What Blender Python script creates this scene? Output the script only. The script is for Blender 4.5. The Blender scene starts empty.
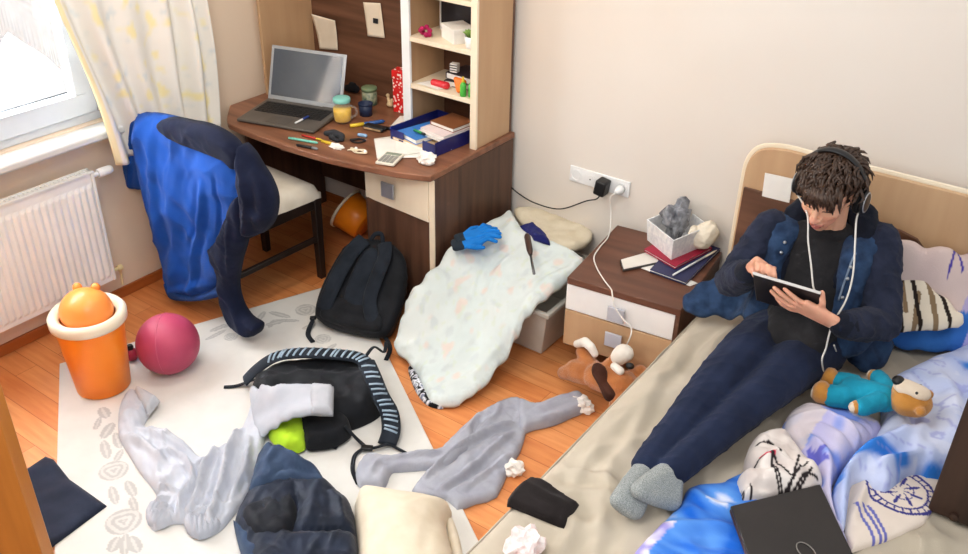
import bpy, bmesh, math, random
import numpy as np
from mathutils import Vector, Matrix, noise, geometry, Quaternion
rnd = random.Random(7)
scene = bpy.context.scene
COL = scene.collection
V = Vector
ORG = {}

# ---------------------------------------------------------------- materials
def lin(h):
    if isinstance(h, (tuple, list)):
        return tuple(h)[:3]
    h = h.lstrip('#')
    c = [int(h[i:i+2], 16)/255 for i in (0, 2, 4)]
    return tuple(x/12.92 if x <= .04045 else ((x+.055)/1.055)**2.4 for x in c)
MATS = {}
def mat(name, col, col2=None, rough=.6, scale=8, bump=0., bscale=200, metal=0., trans=0., alpha=1., sheen=0., attr=False,
        stretch=(1, 1, 1), spec=.5, coat=0., sss=0., detail=3, emit=0., ior=1.45):
    if name in MATS:
        return MATS[name]
    m = bpy.data.materials.new(name); m.use_nodes = True
    nt = m.node_tree; N = nt.nodes; L = nt.links
    b = N['Principled BSDF']
    tc = N.new('ShaderNodeTexCoord'); mp = N.new('ShaderNodeMapping'); mp.inputs['Scale'].default_value = stretch
    L.new(tc.outputs['Object'], mp.inputs['Vector'])
    no = N.new('ShaderNodeTexNoise'); no.inputs['Scale'].default_value = scale; no.inputs['Detail'].default_value = detail
    L.new(mp.outputs['Vector'], no.inputs['Vector'])
    mx = N.new('ShaderNodeMix'); mx.data_type = 'RGBA'
    c1 = lin(col); c2 = lin(col2) if col2 else tuple(x*.86 for x in c1)
    rp = N.new('ShaderNodeMapRange'); rp.inputs[1].default_value = .32; rp.inputs[2].default_value = .68
    L.new(no.outputs['Fac'], rp.inputs[0]); L.new(rp.outputs[0], mx.inputs[0])
    mx.inputs[6].default_value = (*c1, 1); mx.inputs[7].default_value = (*c2, 1)
    out = mx.outputs[2]
    if attr:
        at_ = N.new('ShaderNodeVertexColor'); at_.layer_name = 'Col'
        m2 = N.new('ShaderNodeMix'); m2.data_type = 'RGBA'; m2.blend_type = 'MULTIPLY'; m2.inputs[0].default_value = 1
        L.new(at_.outputs['Color'], m2.inputs[6]); L.new(out, m2.inputs[7]); out = m2.outputs[2]
    L.new(out, b.inputs['Base Color'])
    b.inputs['Roughness'].default_value = rough; b.inputs['Metallic'].default_value = metal
    b.inputs['Transmission Weight'].default_value = trans; b.inputs['Alpha'].default_value = alpha
    b.inputs['Sheen Weight'].default_value = sheen; b.inputs['Specular IOR Level'].default_value = spec
    b.inputs['Coat Weight'].default_value = coat; b.inputs['IOR'].default_value = ior
    if sss:
        b.inputs['Subsurface Weight'].default_value = sss; b.inputs['Subsurface Radius'].default_value = (.012, .005, .003)
        b.inputs['Subsurface Scale'].default_value = 1.
    if bump:
        n2 = N.new('ShaderNodeTexNoise'); n2.inputs['Scale'].default_value = bscale; n2.inputs['Detail'].default_value = 2
        L.new(tc.outputs['Object'], n2.inputs['Vector'])
        bp = N.new('ShaderNodeBump'); bp.inputs['Strength'].default_value = bump; bp.inputs['Distance'].default_value = .004
        L.new(n2.outputs['Fac'], bp.inputs['Height']); L.new(bp.outputs['Normal'], b.inputs['Normal'])
    MATS[name] = m
    return m
def fabric(name, col, col2=None, **k):
    d = dict(rough=.9, scale=14, bump=.35, bscale=260, sheen=.05, spec=.15); d.update(k)
    return mat(name, col, col2, **d)
def cfab(name, **k):                       # fabric whose print is stored on the mesh
    d = dict(rough=.9, scale=10, bump=.25, bscale=220, sheen=.1, spec=.15, attr=True); d.update(k)
    return mat(name, (1, 1, 1), (.93, .93, .93), **d)
def wood(name, c1, c2, axis=0, rough=.45, scale=6, grain=18):
    if name in MATS: return MATS[name]
    st = [grain, grain, grain]; st[axis] = 1.
    return mat(name, c1, c2, rough=rough, scale=scale/4, stretch=tuple(st), detail=6)

# ---------------------------------------------------------------- objects
def org(o): return ORG.get(o.name, V((0, 0, 0)))
def thing(name, label, cat, loc=(0, 0, 0), group=None):
    o = bpy.data.objects.new(name, None); COL.objects.link(o); o.location = loc; o.empty_display_size = .05
    o['label'] = label; o['category'] = cat
    if group: o['group'] = group
    ORG[o.name] = V(loc); return o
def tag(o, label, cat, group=None, kind=None):
    o['label'] = label; o['category'] = cat
    if group: o['group'] = group
    if kind: o['kind'] = kind
    return o
def link(name, me, mats, parent=None, origin=None, smooth=False, bevel=0., label=None):
    """mesh given in world coordinates; becomes one object"""
    o = bpy.data.objects.new(name, me); COL.objects.link(o)
    if not isinstance(mats, (list, tuple)): mats = [mats]
    for m in mats: me.materials.append(m)
    if parent is not None:
        O = org(parent); o.parent = parent
        ORG[o.name] = O
        me.transform(Matrix.Translation(-O))
    else:
        if origin is None:
            n = len(me.vertices); a = np.empty(n*3); me.vertices.foreach_get('co', a); a = a.reshape(-1, 3)
            c = (a.min(0)+a.max(0))/2; origin = V((c[0], c[1], a[:, 2].min()))
        O = V(origin); o.location = O; ORG[o.name] = O
        me.transform(Matrix.Translation(-O))
    if smooth:
        me.polygons.foreach_set('use_smooth', [True]*len(me.polygons))
    if bevel:
        b = o.modifiers.new('bevel', 'BEVEL'); b.width = bevel; b.segments = 2; b.limit_method = 'ANGLE'; b.angle_limit = math.radians(40)
        me.polygons.foreach_set('use_smooth', [True]*len(me.polygons))
        try: me.set_sharp_from_angle(angle=math.radians(35))
        except Exception: pass
    if label: o['label'] = label
    me.update(); return o
def struct(o): o['kind'] = 'structure'; return o

class MB:
    def __init__(s): s.v = []; s.f = []; s.m = []; s.mi = 0
    def add(s, vs, fs):
        k = len(s.v); s.v += [tuple(p) for p in vs]; s.f += [tuple(i+k for i in f) for f in fs]; s.m += [s.mi]*len(fs); return s
    def box(s, lo, hi, M=None):
        (x0, y0, z0), (x1, y1, z1) = lo, hi
        p = [V(q) for q in ((x0,y0,z0),(x1,y0,z0),(x1,y1,z0),(x0,y1,z0),(x0,y0,z1),(x1,y0,z1),(x1,y1,z1),(x0,y1,z1))]
        if M is not None: p = [M @ q for q in p]
        return s.add(p, [(0,3,2,1),(4,5,6,7),(0,1,5,4),(1,2,6,5),(2,3,7,6),(3,0,4,7)])
    def prism(s, poly, z0, z1, M=None):
        n = len(poly)
        p = [V((q[0], q[1], z0)) for q in poly]+[V((q[0], q[1], z1)) for q in poly]
        if M is not None: p = [M @ q for q in p]
        return s.add(p, [tuple(range(n))[::-1], tuple(range(n, 2*n))]+[(i, (i+1) % n, (i+1) % n+n, i+n) for i in range(n)])
    def hexa(s, b, t):      # bottom quad, top quad
        return s.add(list(b)+list(t), [(3,2,1,0),(4,5,6,7),(0,1,5,4),(1,2,6,5),(2,3,7,6),(3,0,4,7)])
    def lathe(s, prof, c=(0,0,0), n=32, M=None, sx=1, sy=1, loop=False):
        vs = []; fs = []
        for (r, z) in prof:
            for i in range(n):
                a = 2*math.pi*i/n; q = V((r*math.cos(a)*sx, r*math.sin(a)*sy, z))
                if M is not None: q = M @ q
                vs.append(q+V(c))
        for j in range(len(prof)-1):
            for i in range(n):
                k = (i+1) % n; fs.append((j*n+i, j*n+k, (j+1)*n+k, (j+1)*n+i))
        if loop:
            m_ = len(prof)-1
            for i in range(n): fs.append((m_*n+i, m_*n+(i+1) % n, (i+1) % n, i))
        if not loop and prof[0][0] > 1e-6: fs.append(tuple(range(n))[::-1])
        if not loop and prof[-1][0] > 1e-6: fs.append(tuple(range((len(prof)-1)*n, len(prof)*n)))
        return s.add(vs, fs)
    def tube(s, path, r, n=8, flat=None, up=None):
        """r number or list; flat=(wide,thick) gives a strap-like section, up its thickness direction"""
        P = [V(p) for p in path]; N = len(P); vs = []; fs = []
        prev = None
        for i, p in enumerate(P):
            t = (P[min(i+1, N-1)]-P[max(i-1, 0)])
            t = t.normalized() if t.length > 1e-9 else V((0, 0, 1))
            if up is not None:
                u = up[i] if isinstance(up, list) else up
                a = t.cross(V(u)); a = a.normalized() if a.length > 1e-6 else t.orthogonal().normalized()
            elif prev is None: a = t.orthogonal().normalized()
            else:
                a = prev-t*prev.dot(t); a = a.normalized() if a.length > 1e-6 else t.orthogonal().normalized()
            prev = a; b = a.cross(t)
            rr = r[i] if isinstance(r, (list, tuple)) else r
            fa, fb = (flat if flat else (1, 1))
            for k in range(n):
                an = 2*math.pi*k/n
                vs.append(p+a*math.cos(an)*rr*fa+b*math.sin(an)*rr*fb)
        for i in range(N-1):
            for k in range(n):
                k2 = (k+1) % n; fs.append((i*n+k, i*n+k2, (i+1)*n+k2, (i+1)*n+k))
        fs.append(tuple(range(n))[::-1]); fs.append(tuple(range((N-1)*n, N*n)))
        return s.add(vs, fs)
    def ell(s, c, r, R=None, n=20, m=12):
        vs = []; fs = []; c = V(c)
        if not isinstance(r, (tuple, list)): r = (r, r, r)
        for j in range(m+1):
            th = math.pi*j/m
            for i in range(n):
                a = 2*math.pi*i/n
                q = V((r[0]*math.sin(th)*math.cos(a), r[1]*math.sin(th)*math.sin(a), -r[2]*math.cos(th)))
                if R is not None: q = R @ q
                vs.append(c+q)
        for j in range(m):
            for i in range(n):
                k = (i+1) % n; fs.append((j*n+i, j*n+k, (j+1)*n+k, (j+1)*n+i))
        return s.add(vs, fs)
    def mesh(s, name='m'):
        me = bpy.data.meshes.new(name); me.from_pydata(s.v, [], s.f); me.polygons.foreach_set('material_index', s.m)
        bm = bmesh.new(); bm.from_mesh(me); bmesh.ops.remove_doubles(bm, verts=bm.verts, dist=1e-6)
        bmesh.ops.recalc_face_normals(bm, faces=bm.faces); bm.to_mesh(me); bm.free()
        return me
    def build(s, name, mats, parent=None, **k):
        return link(name, s.mesh(name), mats, parent, **k)

def catmull(P, n=8, closed=False):
    P = [V(p) for p in P]; out = []; N = len(P)
    rng_ = range(N if closed else N-1)
    for i in rng_:
        if closed: a, b, c, d = P[(i-1) % N], P[i], P[(i+1) % N], P[(i+2) % N]
        else: a, b, c, d = P[max(i-1, 0)], P[i], P[i+1], P[min(i+2, N-1)]
        for k in range(n):
            t = k/n
            out.append(.5*((2*b)+(c-a)*t+(2*a-5*b+4*c-d)*t*t+(3*b-a-3*c+d)*t**3))
    if not closed: out.append(P[-1])
    return out
def resample(P, step, closed=True):
    P = [V(p) for p in P]; out = []
    n = len(P)
    for i in range(n if closed else n-1):
        a, b = P[i], P[(i+1) % n]; k = max(1, int(round((b-a).length/step)))
        for j in range(k): out.append(a.lerp(b, j/k))
    if not closed: out.append(P[-1])
    return out
def seg_dist(pts, poly, closed):
    """distance of 2-D points to a polyline, numpy"""
    A = np.array(poly); B = np.roll(A, -1, 0)
    if not closed: A = A[:-1]; B = B[:-1]
    d = np.full(len(pts), 1e9); prm = np.zeros(len(pts)); n = len(A)
    for i in range(n):
        ab = B[i]-A[i]; L2 = max(1e-12, ab@ab)
        t = np.clip(((pts-A[i])@ab)/L2, 0, 1)
        q = A[i]+t[:, None]*ab
        e = np.hypot(*(pts-q).T); k = e < d
        d[k] = e[k]; prm[k] = ((i+t)/n)[k]
    return d, prm
def nz(p, s=1., seed=0.): return noise.noise(V((p[0]*s+seed*7.3, p[1]*s-seed*3.1, (p[2] if len(p) > 2 else 0)*s+seed)))
IDF = (V((0, 0, 0)), V((1, 0, 0)), V((0, 1, 0)), V((0, 0, 1)))
def pad_mesh(name, outline, base=0., h=.03, w=.05, edge=.006, folds=(), namp=.0, nscale=12., step=.012, frame=IDF, smooth=True,
             color=None, seed=0., shear=None, back=None, post=None, n_sm=4, rid=None, crease=None):
    """cloth-like or cushion-like sheet: a 2-D outline in a frame, lifted along the frame's normal"""
    O, U, W, Nn = frame
    P2 = [((V(p)-O).dot(U), (V(p)-O).dot(W)) for p in outline]
    if smooth: P2 = [(q.x, q.y) for q in catmull([(a, b, 0) for a, b in P2], n_sm, True)]
    B = [(q.x, q.y) for q in resample([(a, b, 0) for a, b in P2], step, True)]
    bn = np.array(B); lo = bn.min(0); hi = bn.max(0)
    gx = np.arange(lo[0], hi[0], step); gy = np.arange(lo[1], hi[1], step*.866)
    pts = [(x+(step/2 if j % 2 else 0), y) for j, y in enumerate(gy) for x in gx]
    pa = np.array(pts)
    # inside test
    ins = np.zeros(len(pa), bool); x, y = pa[:, 0], pa[:, 1]
    for i in range(len(bn)):
        x1, y1 = bn[i]; x2, y2 = bn[(i+1) % len(bn)]
        c = ((y1 > y) != (y2 > y))
        if c.any(): ins ^= c & (x < (x2-x1)*(y-y1)/((y2-y1) if y2 != y1 else 1e-12)+x1)
    d, _ = seg_dist(pa, B, True)
    keep = pa[ins & (d > step*.55)]
    allp = [V(q) for q in B]+[V(tuple(q)) for q in keep]
    nB = len(B)
    vs, es, fs, ov, oe, of = geometry.delaunay_2d_cdt(allp, [(i, (i+1) % nB) for i in range(nB)], [], 1, 1e-6)
    X = np.array([(q.x, q.y) for q in vs])
    d, _ = seg_dist(X, B, True)
    prof = np.sqrt(np.clip(1-(1-np.clip(d/w, 0, 1))**2, 0, 1))
    z = edge+h*prof
    if namp:
        z = z+namp*prof*np.array([nz((a, b, 0), nscale, seed)+.5*nz((a, b, 0), nscale*2.1, seed+3) for a, b in X])
    for fd in folds:
        line, fw, fh = fd[:3]
        l2 = [((V(q)-O).dot(U), (V(q)-O).dot(W)) for q in line]
        l2 = [(q.x, q.y) for q in catmull([(a, b, 0) for a, b in l2], 5)]
        dd, prm = seg_dist(X, l2, False)
        tap = np.sin(np.pi*np.clip(prm*.9+.05, 0, 1))**.6
        z = z+fh*(np.exp(-(dd/fw)**2)-(.4*np.exp(-((dd-2.1*fw)/fw)**2) if fh > 0 else -.3*np.exp(-((dd-2.1*fw)/fw)**2)))*np.clip(d/.015, .15, 1)*tap
    if rid is not None:      # parallel gathers: (direction angle, wavelength, amplitude)
        an, wl, am = rid
        u = X[:, 0]*math.cos(an)+X[:, 1]*math.sin(an)
        ph = np.array([nz((a, b, 0), 5, seed+9) for a, b in X])*2.5
        z = z+am*np.sin(u/wl*2*np.pi+ph)*np.clip(d/.02, 0, 1)
    if crease:
        am, sc = crease; an = seed*1.7+lo[0]*3; ca_, sa_ = math.cos(an), math.sin(an)
        def cr_(a, b):
            wx = .5*nz((a, b, 0), sc*.35, seed+5)/sc*2; u_ = (a*ca_+b*sa_+wx)*sc; v_ = (b*ca_-a*sa_+wx)*sc*.45
            n1 = abs(noise.noise(V((u_, v_, seed)))); n2 = abs(noise.noise(V((u_*1.9+4, v_*1.9, seed+2))))
            return max(0, 1-n1*2.2)**2.2+.5*max(0, 1-n2*2.2)**2-.35
        z = z+am*np.clip(d/.022, .1, 1)*np.array([cr_(a, b) for a, b in X])
    z = np.maximum(z, edge*.6)
    bz = np.array([base(a, b) for a, b in X]) if callable(base) else np.full(len(X), float(base))
    co = [O+U*float(a)+W*float(b)+Nn*float(bb+zz) for (a, b), bb, zz in zip(X, bz, z)]
    bot = [O+U*float(a)+W*float(b)+Nn*float(bb-(back(a, b, dd) if back else 0)) for (a, b), bb, dd in zip(X, bz, d)]
    nv = len(co)
    if post: co = [post(c) for c in co]; bot = [post(c) for c in bot]
    # border loop from faces
    cnt = {}
    F = [tuple(f) for f in fs]
    for f in F:
        for i in range(len(f)):
            e = (f[i], f[(i+1) % len(f)]); k = tuple(sorted(e)); cnt.setdefault(k, []).append(e)
    bd = [e[0] for e in cnt.values() if len(e) == 1]
    faces = list(F)
    if back:
        faces += [tuple(i+nv for i in f[::-1]) for f in F]; verts = co+bot
        faces += [(b, a, a+nv, b+nv) for a, b in bd]
    else:
        ids = {}; verts = list(co)
        for a, b in bd:
            for q in (a, b):
                if q not in ids: ids[q] = len(verts); verts.append(bot[q])
        faces += [(b, a, ids[a], ids[b]) for a, b in bd]
    me = bpy.data.meshes.new(name); me.from_pydata([tuple(v) for v in verts], [], faces)
    if color:
        ca = me.color_attributes.new('Col', 'FLOAT_COLOR', 'POINT')
        arr = np.ones((len(verts), 4), dtype=np.float32)
        for i in range(len(verts)):
            if back: j = i % nv
            else: j = i if i < nv else None
            if j is None: continue
            arr[i, :3] = color(X[j][0], X[j][1], d[j])
        if not back:
            for q, k in ids.items(): arr[k] = arr[q]
        ca.data.foreach_set('color', arr.ravel())
    bm = bmesh.new(); bm.from_mesh(me); bmesh.ops.recalc_face_normals(bm, faces=bm.faces); bm.to_mesh(me); bm.free()
    return me
def pad(name, outline, m, parent=None, label=None, **k):
    return link(name, pad_mesh(name, outline, **k), m, parent, smooth=True, label=label)
def mixc(a, b, t):
    t = min(1, max(0, t)); return tuple(x+(y-x)*t for x, y in zip(a, b))
def grid_mesh(name, fn, nu, nv, closed_u=False, color=None):
    """surface fn(u,v) -> point, u,v in 0..1"""
    vs = []; cs = []
    for j in range(nv+1):
        for i in range(nu+(0 if closed_u else 1)):
            u, v = i/nu, j/nv
            vs.append(tuple(fn(u, v)))
            if color: cs += [*color(u, v), 1.]
    W = nu if closed_u else nu+1
    fs = [(j*W+i, j*W+(i+1) % W, (j+1)*W+(i+1) % W, (j+1)*W+i) for j in range(nv) for i in range(nu)]
    me = bpy.data.meshes.new(name); me.from_pydata(vs, [], fs)
    if color:
        ca = me.color_attributes.new('Col', 'FLOAT_COLOR', 'POINT'); ca.data.foreach_set('color', cs)
    return me
def solidify(o, t, off=0.):
    s = o.modifiers.new('thick', 'SOLIDIFY'); s.thickness = t; s.offset = off; return o

# ------------------------------------------------- organic solids: hulls of ellipsoids, fused
_ico = None
def ico():
    global _ico
    if _ico is None:
        bm = bmesh.new(); bmesh.ops.create_icosphere(bm, subdivisions=2, radius=1); _ico = [v.co.copy() for v in bm.verts]; bm.free()
    return _ico
class Blob:
    def __init__(s): s.h = []
    def hull(s, *els):                      # each (centre, radius or radii, optional rotation)
        pts = []
        for e in els:
            c, r = V(e[0]), e[1]; R = e[2] if len(e) > 2 else None
            if not isinstance(r, (tuple, list)): r = (r, r, r)
            for q in ico():
                p = V((q.x*r[0], q.y*r[1], q.z*r[2]))
                pts.append(c+(R @ p if R is not None else p))
        s.h.append(pts); return s
    def chain(s, P, R):
        for i in range(len(P)-1): s.hull((P[i], R[i]), (P[i+1], R[i+1]))
        return s
    def mesh(s, name, voxel=.006, smooth=6, fac=.5):
        bm = bmesh.new()
        for pts in s.h:
            vs = [bm.verts.new(p) for p in pts]
            r = bmesh.ops.convex_hull(bm, input=vs)
            dead = [g for g in set(r['geom_interior']+r['geom_unused']) if isinstance(g, bmesh.types.BMVert)]
            bmesh.ops.delete(bm, geom=dead, context='VERTS')
        bmesh.ops.recalc_face_normals(bm, faces=bm.faces)
        me = bpy.data.meshes.new(name); bm.to_mesh(me); bm.free()
        o = bpy.data.objects.new('tmp', me); COL.objects.link(o)
        r = o.modifiers.new('r', 'REMESH'); r.mode = 'VOXEL'; r.voxel_size = voxel
        if smooth:
            k = o.modifiers.new('s', 'SMOOTH'); k.factor = fac; k.iterations = smooth
        dg = bpy.context.evaluated_depsgraph_get()
        out = bpy.data.meshes.new_from_object(o.evaluated_get(dg)); out.name = name
        bpy.data.objects.remove(o); bpy.data.meshes.remove(me)
        return out
    def build(s, name, m, parent=None, voxel=.006, sm=6, warp=None, paint=None, label=None):
        me = s.mesh(name, voxel, sm)
        if warp:
            ns = [v.normal.copy() for v in me.vertices]
            for v, n in zip(me.vertices, ns): v.co = warp(v.co.copy(), n)
        if paint:
            ca = me.color_attributes.new('Col', 'FLOAT_COLOR', 'POINT')
            arr = []
            for v in me.vertices: arr += [*paint(v.co), 1.]
            ca.data.foreach_set('color', arr)
        return link(name, me, m, parent, smooth=True, label=label)
def rotz(a): return Matrix.Rotation(a, 3, 'Z')
def axes(z, xhint=(1, 0, 0)):
    """3x3 rotation whose columns are x,y,z with the given z axis"""
    z = V(z).normalized(); x = V(xhint); x = (x-z*x.dot(z)).normalized(); y = z.cross(x)
    return Matrix((x, y, z)).transposed()
def crumple(name, c, r, m, label, cat='paper', seed=1, sx=1., sz=.8, group=None):
    bm = bmesh.new(); bmesh.ops.create_icosphere(bm, subdivisions=3, radius=1); rr_ = random.Random(seed)
    for v in bm.verts:
        n = v.co.copy()
        k = .98+.5*noise.noise(n*1.6+V((seed, 0, 0)))+.30*noise.noise(n*3.4+V((0, seed, 5)))+rr_.uniform(-.13, .10)
        v.co = V((n.x*k*r*sx, n.y*k*r, max(n.z*k, -.78)*r*sz))
        v.co += V(c)+V((0, 0, r*.78*sz))
    me = bpy.data.meshes.new(name); bm.to_mesh(me); bm.free()
    o = link(name, me, m, None); tag(o, label, cat, group); return o

# ================================================================ the room
XL, YB = -3.46, 3.31
ZD = .725                                            # desk top height
m_wall_l = mat('painted plaster, warm', '#e6d3bf', '#dfcab3', rough=.9, scale=1.2, bump=.08, bscale=90)
m_wall_b = mat('painted plaster, pale', '#e6e0d8', '#dfd5ca', rough=.9, scale=.9, bump=.08, bscale=90)
m_white = mat('white plastic', '#f2f3f3', '#e9ebec', rough=.35)
m_pvc = mat('white window frame', '#d3dae2', '#cbd3dc', rough=.3)
m_sill = mat('white sill board', '#dcdcda', '#d2d2cf', rough=.35)
m_light = wood('pale beech board', '#c4a17c', '#b89470', 2, grain=8)
m_cream = wood('cream edge board', '#efe2cb', '#e6d6bb', 2, grain=6)
m_dark = wood('dark walnut board', '#644534', '#432c21', 2, grain=14)
m_darkx = wood('dark walnut board lengthwise', '#75503c', '#523626', 0, grain=14)
m_desk = wood('walnut desk top', '#93634a', '#6d4530', 0, rough=.35, grain=12)
m_black = mat('black plastic', '#1b1b1d', '#131315', rough=.4)
m_grey = mat('grey plastic', '#8f9296', '#85888c', rough=.45)
m_metal = mat('brushed metal', '#b9bcc4', '#a7abb5', rough=.35, metal=.7)
m_paper = mat('white paper', '#f3f0ea', '#e8e4dd', rough=.85)
m_shaft = mat('steel shaft', '#7c7d80', '#69696c', rough=.3, metal=.9)

def floor_mat():
    m = bpy.data.materials.new('orange laminate'); m.use_nodes = True; nt = m.node_tree; N = nt.nodes; L = nt.links
    b = N['Principled BSDF']; tc = N.new('ShaderNodeTexCoord')
    mp = N.new('ShaderNodeMapping'); mp.inputs['Rotation'].default_value = (0, 0, 0); L.new(tc.outputs['Object'], mp.inputs['Vector'])
    br = N.new('ShaderNodeTexBrick'); L.new(mp.outputs[0], br.inputs['Vector'])
    br.inputs['Color1'].default_value = (*lin('#df9a60'), 1); br.inputs['Color2'].default_value = (*lin('#d0834a'), 1)
    br.inputs['Mortar'].default_value = (*lin('#a85a28'), 1); br.inputs['Scale'].default_value = 1.
    br.inputs['Mortar Size'].default_value = .0012; br.inputs['Brick Width'].default_value = .9; br.inputs['Row Height'].default_value = .095
    m2 = N.new('ShaderNodeMapping'); m2.inputs['Scale'].default_value = (1.6, 16, 1); L.new(tc.outputs['Object'], m2.inputs['Vector'])
    no = N.new('ShaderNodeTexNoise'); no.inputs['Scale'].default_value = 3; no.inputs['Detail'].default_value = 6; L.new(m2.outputs[0], no.inputs['Vector'])
    mx = N.new('ShaderNodeMix'); mx.data_type = 'RGBA'; mx.blend_type = 'MULTIPLY'; mx.inputs[0].default_value = .5
    rp = N.new('ShaderNodeValToRGB'); rp.color_ramp.elements[0].position = .3; rp.color_ramp.elements[0].color = (*lin('#d6a27c'), 1)
    rp.color_ramp.elements[1].position = .7; rp.color_ramp.elements[1].color = (1, 1, 1, 1)
    L.new(no.outputs['Fac'], rp.inputs[0]); L.new(br.outputs['Color'], mx.inputs[6]); L.new(rp.outputs[0], mx.inputs[7])
    L.new(mx.outputs[2], b.inputs['Base Color']); b.inputs['Roughness'].default_value = .38
    return m
m_floor = floor_mat()
struct(MB().box((XL-.2, -1.2, -.05), (1.6, YB+.2, 0)).build('floor', m_floor))
struct(MB().box((XL, YB, 0), (1.6, YB+.2, 2.7)).build('wall_back', m_wall_b))
WY0, WY1, WZ0, WZ1 = .55, 2.10, .842, 2.15            # window opening
w = MB()
w.box((XL-.2, -1.2, 0), (XL, YB+.2, WZ0)); w.box((XL-.2, -1.2, WZ1), (XL, YB+.2, 2.7))
w.box((XL-.2, -1.2, WZ0), (XL, WY0, WZ1)); w.box((XL-.2, WY1, WZ0), (XL, YB+.2, WZ1))
struct(w.build('wall_left', m_wall_l))
m_base = wood('orange baseboard', '#b9692f', '#9c5424', 1, grain=10)
m_basex = wood('orange baseboard lengthwise', '#b9692f', '#9c5424', 0, grain=10)
struct(MB().box((XL, -1.2, 0), (XL+.014, YB, .05)).build('baseboard_left', m_base, bevel=.004))
struct(MB().box((XL+.014, YB-.014, 0), (1.6, YB, .05)).build('baseboard_back', m_basex, bevel=.004))
# window
win = bpy.data.objects.new('window_1', None); COL.objects.link(win); win.location = (XL-.08, (WY0+WY1)/2, WZ0); win['kind'] = 'structure'; ORG[win.name] = V(win.location)
def ring(b, y0, y1, z0, z1, t, x0, x1):
    b.box((x0, y0, z0), (x1, y1, z0+t)); b.box((x0, y0, z1-t), (x1, y1, z1)); b.box((x0, y0, z0+t), (x1, y0+t, z1-t)); b.box((x0, y1-t, z0+t), (x1, y1, z1-t))
b = MB(); ring(b, WY0, WY1, WZ0, WZ1, .045, XL-.1, XL-.03); b.build('window_frame', m_pvc, win, bevel=.004)
b = MB(); ring(b, WY0+.04, WY1-.04, WZ0+.04, WZ1-.04, .088, XL-.075, XL-.012); b.build('sash', m_pvc, win, bevel=.006)
m_glass = mat('window glass', '#ffffff', '#ffffff', rough=0., trans=1., ior=1.02, spec=.2)
MB().box((XL-.06, WY0+.1, WZ0+.1), (XL-.055, WY1-.1, WZ1-.1)).build('pane', m_glass, win)
b = MB(); b.prism([(XL-.04, .5), (XL+.10, .5), (XL+.10, 2.14), (XL-.04, 2.14)], WZ0-.045, WZ0-.005); b.build('window_sill', m_sill, win, bevel=.012)
b = MB(); b.lathe([(.008, 0), (.008, .006), (.005, .008)], n=12, M=Matrix.Rotation(math.pi/2, 3, 'Y'), c=(-3.468,2.06,0.891)); b.build('screw_cap', m_grey, win)

# radiator under the window
ry0, ry1, rz0, rz1 = .75, 1.915, .16, .685; rx = -3.36
rad = thing('radiator', 'white ribbed panel radiator on the wall below the window', 'radiator', (XL+.05, (ry0+ry1)/2, rz0))
m_rad = mat('white enamel', '#f1f1ee', '#e9e9e5', rough=.3)
n = 38; vs = []; fs = []
prof = []
pitch = (ry1-ry0-.03)/n
for i in range(n*4+1):
    y = ry0+.015+(ry1-ry0-.03)*i/(n*4); ph = i % 4
    prof.append((y, .0 if ph in (0,) else (.008 if ph == 2 else .005)))
for (y, dx) in prof:
    for z, k in ((rz0, 0), (rz0+.02, 0), (rz0+.035, 1), (rz1-.07, 1), (rz1-.05, 0), (rz1, 0)):
        vs.append((rx-.008+dx*k, y, z))
for i in range(n*4):
    for j in range(5): fs.append((i*6+j, (i+1)*6+j, (i+1)*6+j+1, i*6+j+1))
me = bpy.data.meshes.new('front'); me.from_pydata(vs, [], fs)
o = link('front_panel', me, m_rad, rad, smooth=False)
MB().box((rx-.045, ry0+.01, rz0), (rx-.010, ry1-.01, rz1-.006)).build('inner_panel', m_rad, rad)
b = MB(); b.box((rx-.05, ry1-.014, rz0), (rx-.002, ry1, rz1)); b.build('side_cover', m_rad, rad, bevel=.003)
b = MB(); b.box((rx-.05, ry0, rz0), (rx-.002, ry0+.014, rz1)); b.build('side_cover', m_rad, rad, bevel=.003)
b = MB()
b.box((rx-.05, ry0, rz1-.006), (rx-.04, ry1, rz1+.002)); b.box((rx-.012, ry0, rz1-.006), (rx, ry1, rz1+.002))
k = 60
for i in range(k+1):
    y = ry0+.005+(ry1-ry0-.01)*i/k; b.box((rx-.045, y-.003, rz1-.004), (rx-.01, y+.003, rz1))
b.build('top_grille', m_rad, rad)
b = MB(); c = V((rx-.03, ry1, rz1-.03))
b.lathe([(.010, 0), (.010, .03), (.018, .032), (.02, .05), (.018, .09), (.014, .1)], n=16, M=Matrix.Rotation(-math.pi/2, 3, 'X'), c=c); b.build('thermostat_valve', m_white, rad)
m_brass = mat('cream valve', '#e6d9ae', '#d9c894', rough=.4)
b = MB(); c = V((rx-.03, ry1, rz0+.03)); b.lathe([(.008, 0), (.008, .03), (.014, .03), (.014, .05), (.009, .055)], n=12, M=Matrix.Rotation(-math.pi/2, 3, 'X'), c=c)
b.tube([c+V((0, .04, 0)), c+V((-.015, .05, -.03)), c+V((-.02, .05, -.1))], .006); b.build('pipe_valve', m_brass, rad)
for yy in (.95, 1.7): MB().box((XL+.001, yy, .3), (rx-.045, yy+.04, .62)).build('bracket', m_rad, rad)

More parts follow.
